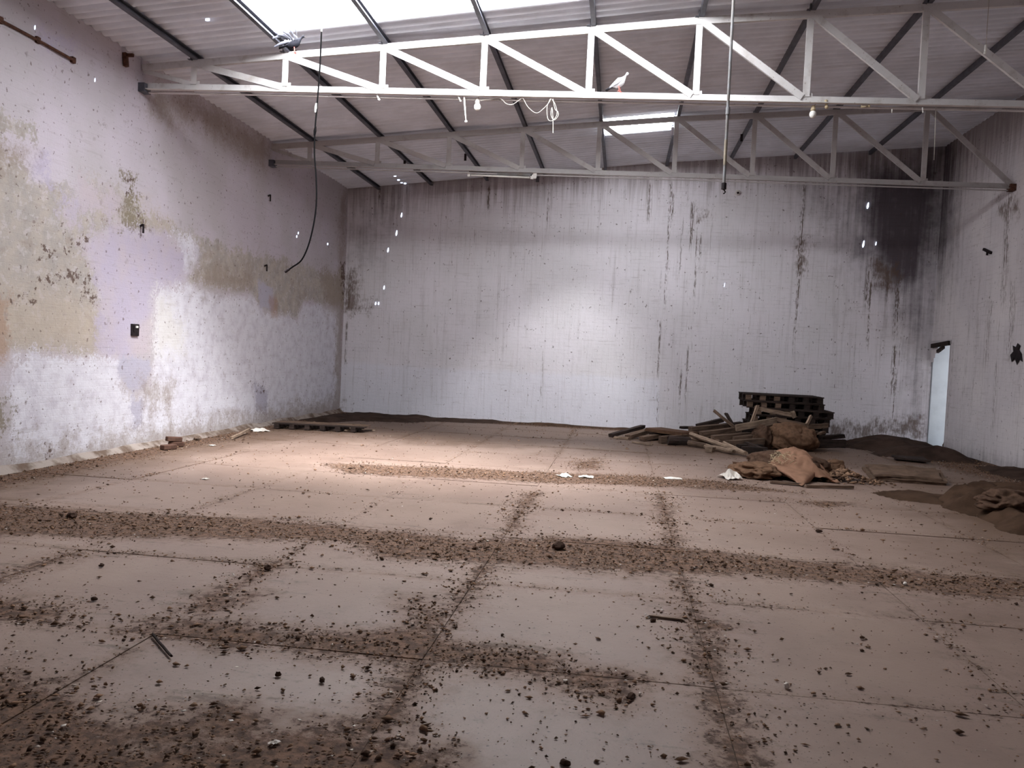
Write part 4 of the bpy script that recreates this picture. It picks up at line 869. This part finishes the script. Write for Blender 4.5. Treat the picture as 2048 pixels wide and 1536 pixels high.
# pale straw fibres on the left side of the cloth
sb = MB()
for i in range(150):
    u = random.gauss(1560, 12); v = random.uniform(905, 945); y = hc.y-.12+random.uniform(-.12,.25)*(945-v)/40
    p = at(u, v, y); p.z = max(p.z, .03); d = Vector((random.uniform(-1,1), random.uniform(-.4,.4), random.uniform(-.8,.6))).normalized()*random.uniform(.015,.05)
    sb.tube([p-d, p+d*.1+Vector((0,-.01,.008)), p+d], .0028, 3)
sb.build('straw_fibres', M['straw'], label='pale straw fibres spilling over left side of the tan cloth', cat='straw', kind='stuff')
rb = np.column_stack([rng.normal(fl(1690,962).x, .28, 260), rng.normal(fl(1690,962).y+.1, .18, 260)])
rr = np.hypot((rb[:,0]-fl(1690,962).x)/.4, (rb[:,1]-fl(1690,962).y-.1)/.3)
clods('rubble_pile', rb, rng.uniform(.02, .06, 260)*np.clip(1.2-rr*.4, .3, 1), RUB, .7, np.clip(.14*(1-rr), 0, .14), 'small pile of brown lumps right of the tan cloth heap', 'rubble')
crumple('burlap_sack', 'small tan sack lump among rubble right of tan cloth', 'sack', (fl(1672,955).x, fl(1672,955).y+.2, 0), (.34,.3,.24), M['burlap'], 17.4, .25, .4, .1)
crumple('burlap_sack', 'dirty sack rag lying at the frame edge soil heap', 'sack', (fl(2020,1035).x, fl(2020,1035).y, .08), (.7,.6,.22), M['burlap_dark'], 21.4, .25, .4, .1)

# ------------------------------------------------------------------ small things on the floor
def lump(name, label, cat, u, v, dims, mat, seed, group=None):
    c = fl(u, v); me = bpy.data.meshes.new(name); bm = bmesh.new(); bmesh.ops.create_icosphere(bm, subdivisions=2, radius=1)
    for q in bm.verts:
        f = 1+.35*noise.noise(q.co*1.7+Vector((seed,0,3)))+.15*noise.noise(q.co*4+Vector((seed,1,0))); w = q.co*f
        q.co = Vector((w.x*dims[0]/2, w.y*dims[1]/2, max((w.z+.7)*dims[2]/1.7, 0)))
    bm.to_mesh(me); bm.free(); o = link(name, me, M[mat], label=label, cat=cat, group=group); o.location = c; o.rotation_euler.z = seed; return o
def paper(name, label, u, v, dims, seed, mat='paper', cat='paper'):
    c = fl(u, v); n = 9; V = []; F = []
    for i in range(n+1):
        for j in range(n+1):
            x, y = (i/n-.5)*dims[0], (j/n-.5)*dims[1]; ed_ = math.sin(math.pi*min(max(i/n, .06), .94))*math.sin(math.pi*min(max(j/n, .06), .94)); z = dims[2]*ed_**.5*(.45+1.1*noise.noise(Vector((i*.38+seed, j*.38, 1)))+.35*abs(noise.noise(Vector((i*.9, j*.9, seed)))))
            V.append((x*(1-.4*abs(noise.noise(Vector((j*.4, seed, 2))))), y, max(z, 0)+.004))
    for i in range(n):
        for j in range(n): F.append((i*(n+1)+j, (i+1)*(n+1)+j, (i+1)*(n+1)+j+1, i*(n+1)+j+1))
    o = link(name, mesh(name, V, F), M[mat], label=label, cat=cat); o.location = c; o.rotation_euler.z = seed
    md = o.modifiers.new('thick', 'SOLIDIFY'); md.thickness = .004; return o
paper('crumpled_paper', 'crumpled white and dark paper left of the tan cloth heap', 1460, 957, (.28,.3,.14), .4)
paper('paper_scrap', 'small white scrap on the left middle floor', 411, 958, (.07,.07,.012), 1.4)
paper('paper_scrap', 'pale flat scrap on the far gravel band', 1345, 957, (.26,.16,.02), .2)
paper('paper_scrap', 'crumpled pale scrap at the left on the far gravel band', 1128, 953, (.2,.16,.05), 2.2)
paper('paper_scrap', 'pale torn scrap beside the crumpled one on far band', 1172, 955, (.22,.14,.04), 3.2)
paper('paper_scrap', 'white sheet scrap by the plinth near the broken pallet', 518, 862, (.32,.3,.06), .9)
paper('paper_scrap', 'tiny white scrap on floor below the left wall bricks', 424, 891, (.1,.08,.015), 2.9)
paper('paper_scrap', 'little white flake at the bottom left of the floor', 548, 1487, (.05,.03,.008), 1.0)
def brick(label, u, v, rz, z=0, tilt=0):
    c = fl(u, v); m_ = MB().box((0,0,.037), (.22,.105,.07)); o = m_.build('brick', M['brick'], bevel=.008, label=label, cat='brick', group='bricks by the left wall'); o.location = (c.x, c.y, z); o.rotation_euler = (0, tilt, rz)
brick('dusty broken brick standing at the left wall plinth', 352, 893, .5); brick('brick lying flat in front of the pair at left wall', 337, 899, 1.2); brick('brick resting on top of the other left wall bricks', 347, 893, .9, .075, .08)
for i, (n_, l_, u, v, dm, m_) in enumerate((
 ('clod','large dark clod on the middle gravel band',1117,1098,(.11,.08,.06),'clod'),('clod','round dark clod at a slab corner left of centre',535,1140,(.055,.05,.04),'clod'),('clod','small black lump on the near left slab',556,1352,(.03,.026,.022),'clod'),('clod','small black lump right of the other near left lump',644,1364,(.04,.025,.022),'clod'),
 ('clod','dark rectangular chip below the pale wood sliver',1306,1243,(.045,.03,.02),'clod'),('clod','dark clod on left middle band of gravel',143,1036,(.1,.08,.05),'clod'),('stone','small grey stone by the left wall foot',395,880,(.12,.1,.07),'stone'),('clod','dark clod near the bottom edge of the floor',1130,1530,(.05,.03,.022),'clod'),
 ('clod','dark flat lump lower middle right of floor',1262,1395,(.07,.035,.02),'clod'),('pebble','white pebble on the near right floor slab',1573,1376,(.03,.025,.028),'paper'),('pebble','white pebble on the right gravel band',1810,1170,(.035,.03,.025),'paper'),('clod','dark lump on the right middle floor below the sacks',1637,1064,(.07,.05,.03),'clod'),
 ('clod','dark clod on left side floor near second slab',203,1133,(.045,.03,.022),'clod'),('clod','black lump below the second left slab clod',188,1201,(.04,.03,.025),'clod'),('stone','dark stone in the doorway corner',1898,897,(.3,.25,.16),'stone'))):
    lump(n_, l_, 'stone' if n_ != 'clod' else 'clod', u, v, dm, m_, i*1.7+.3)
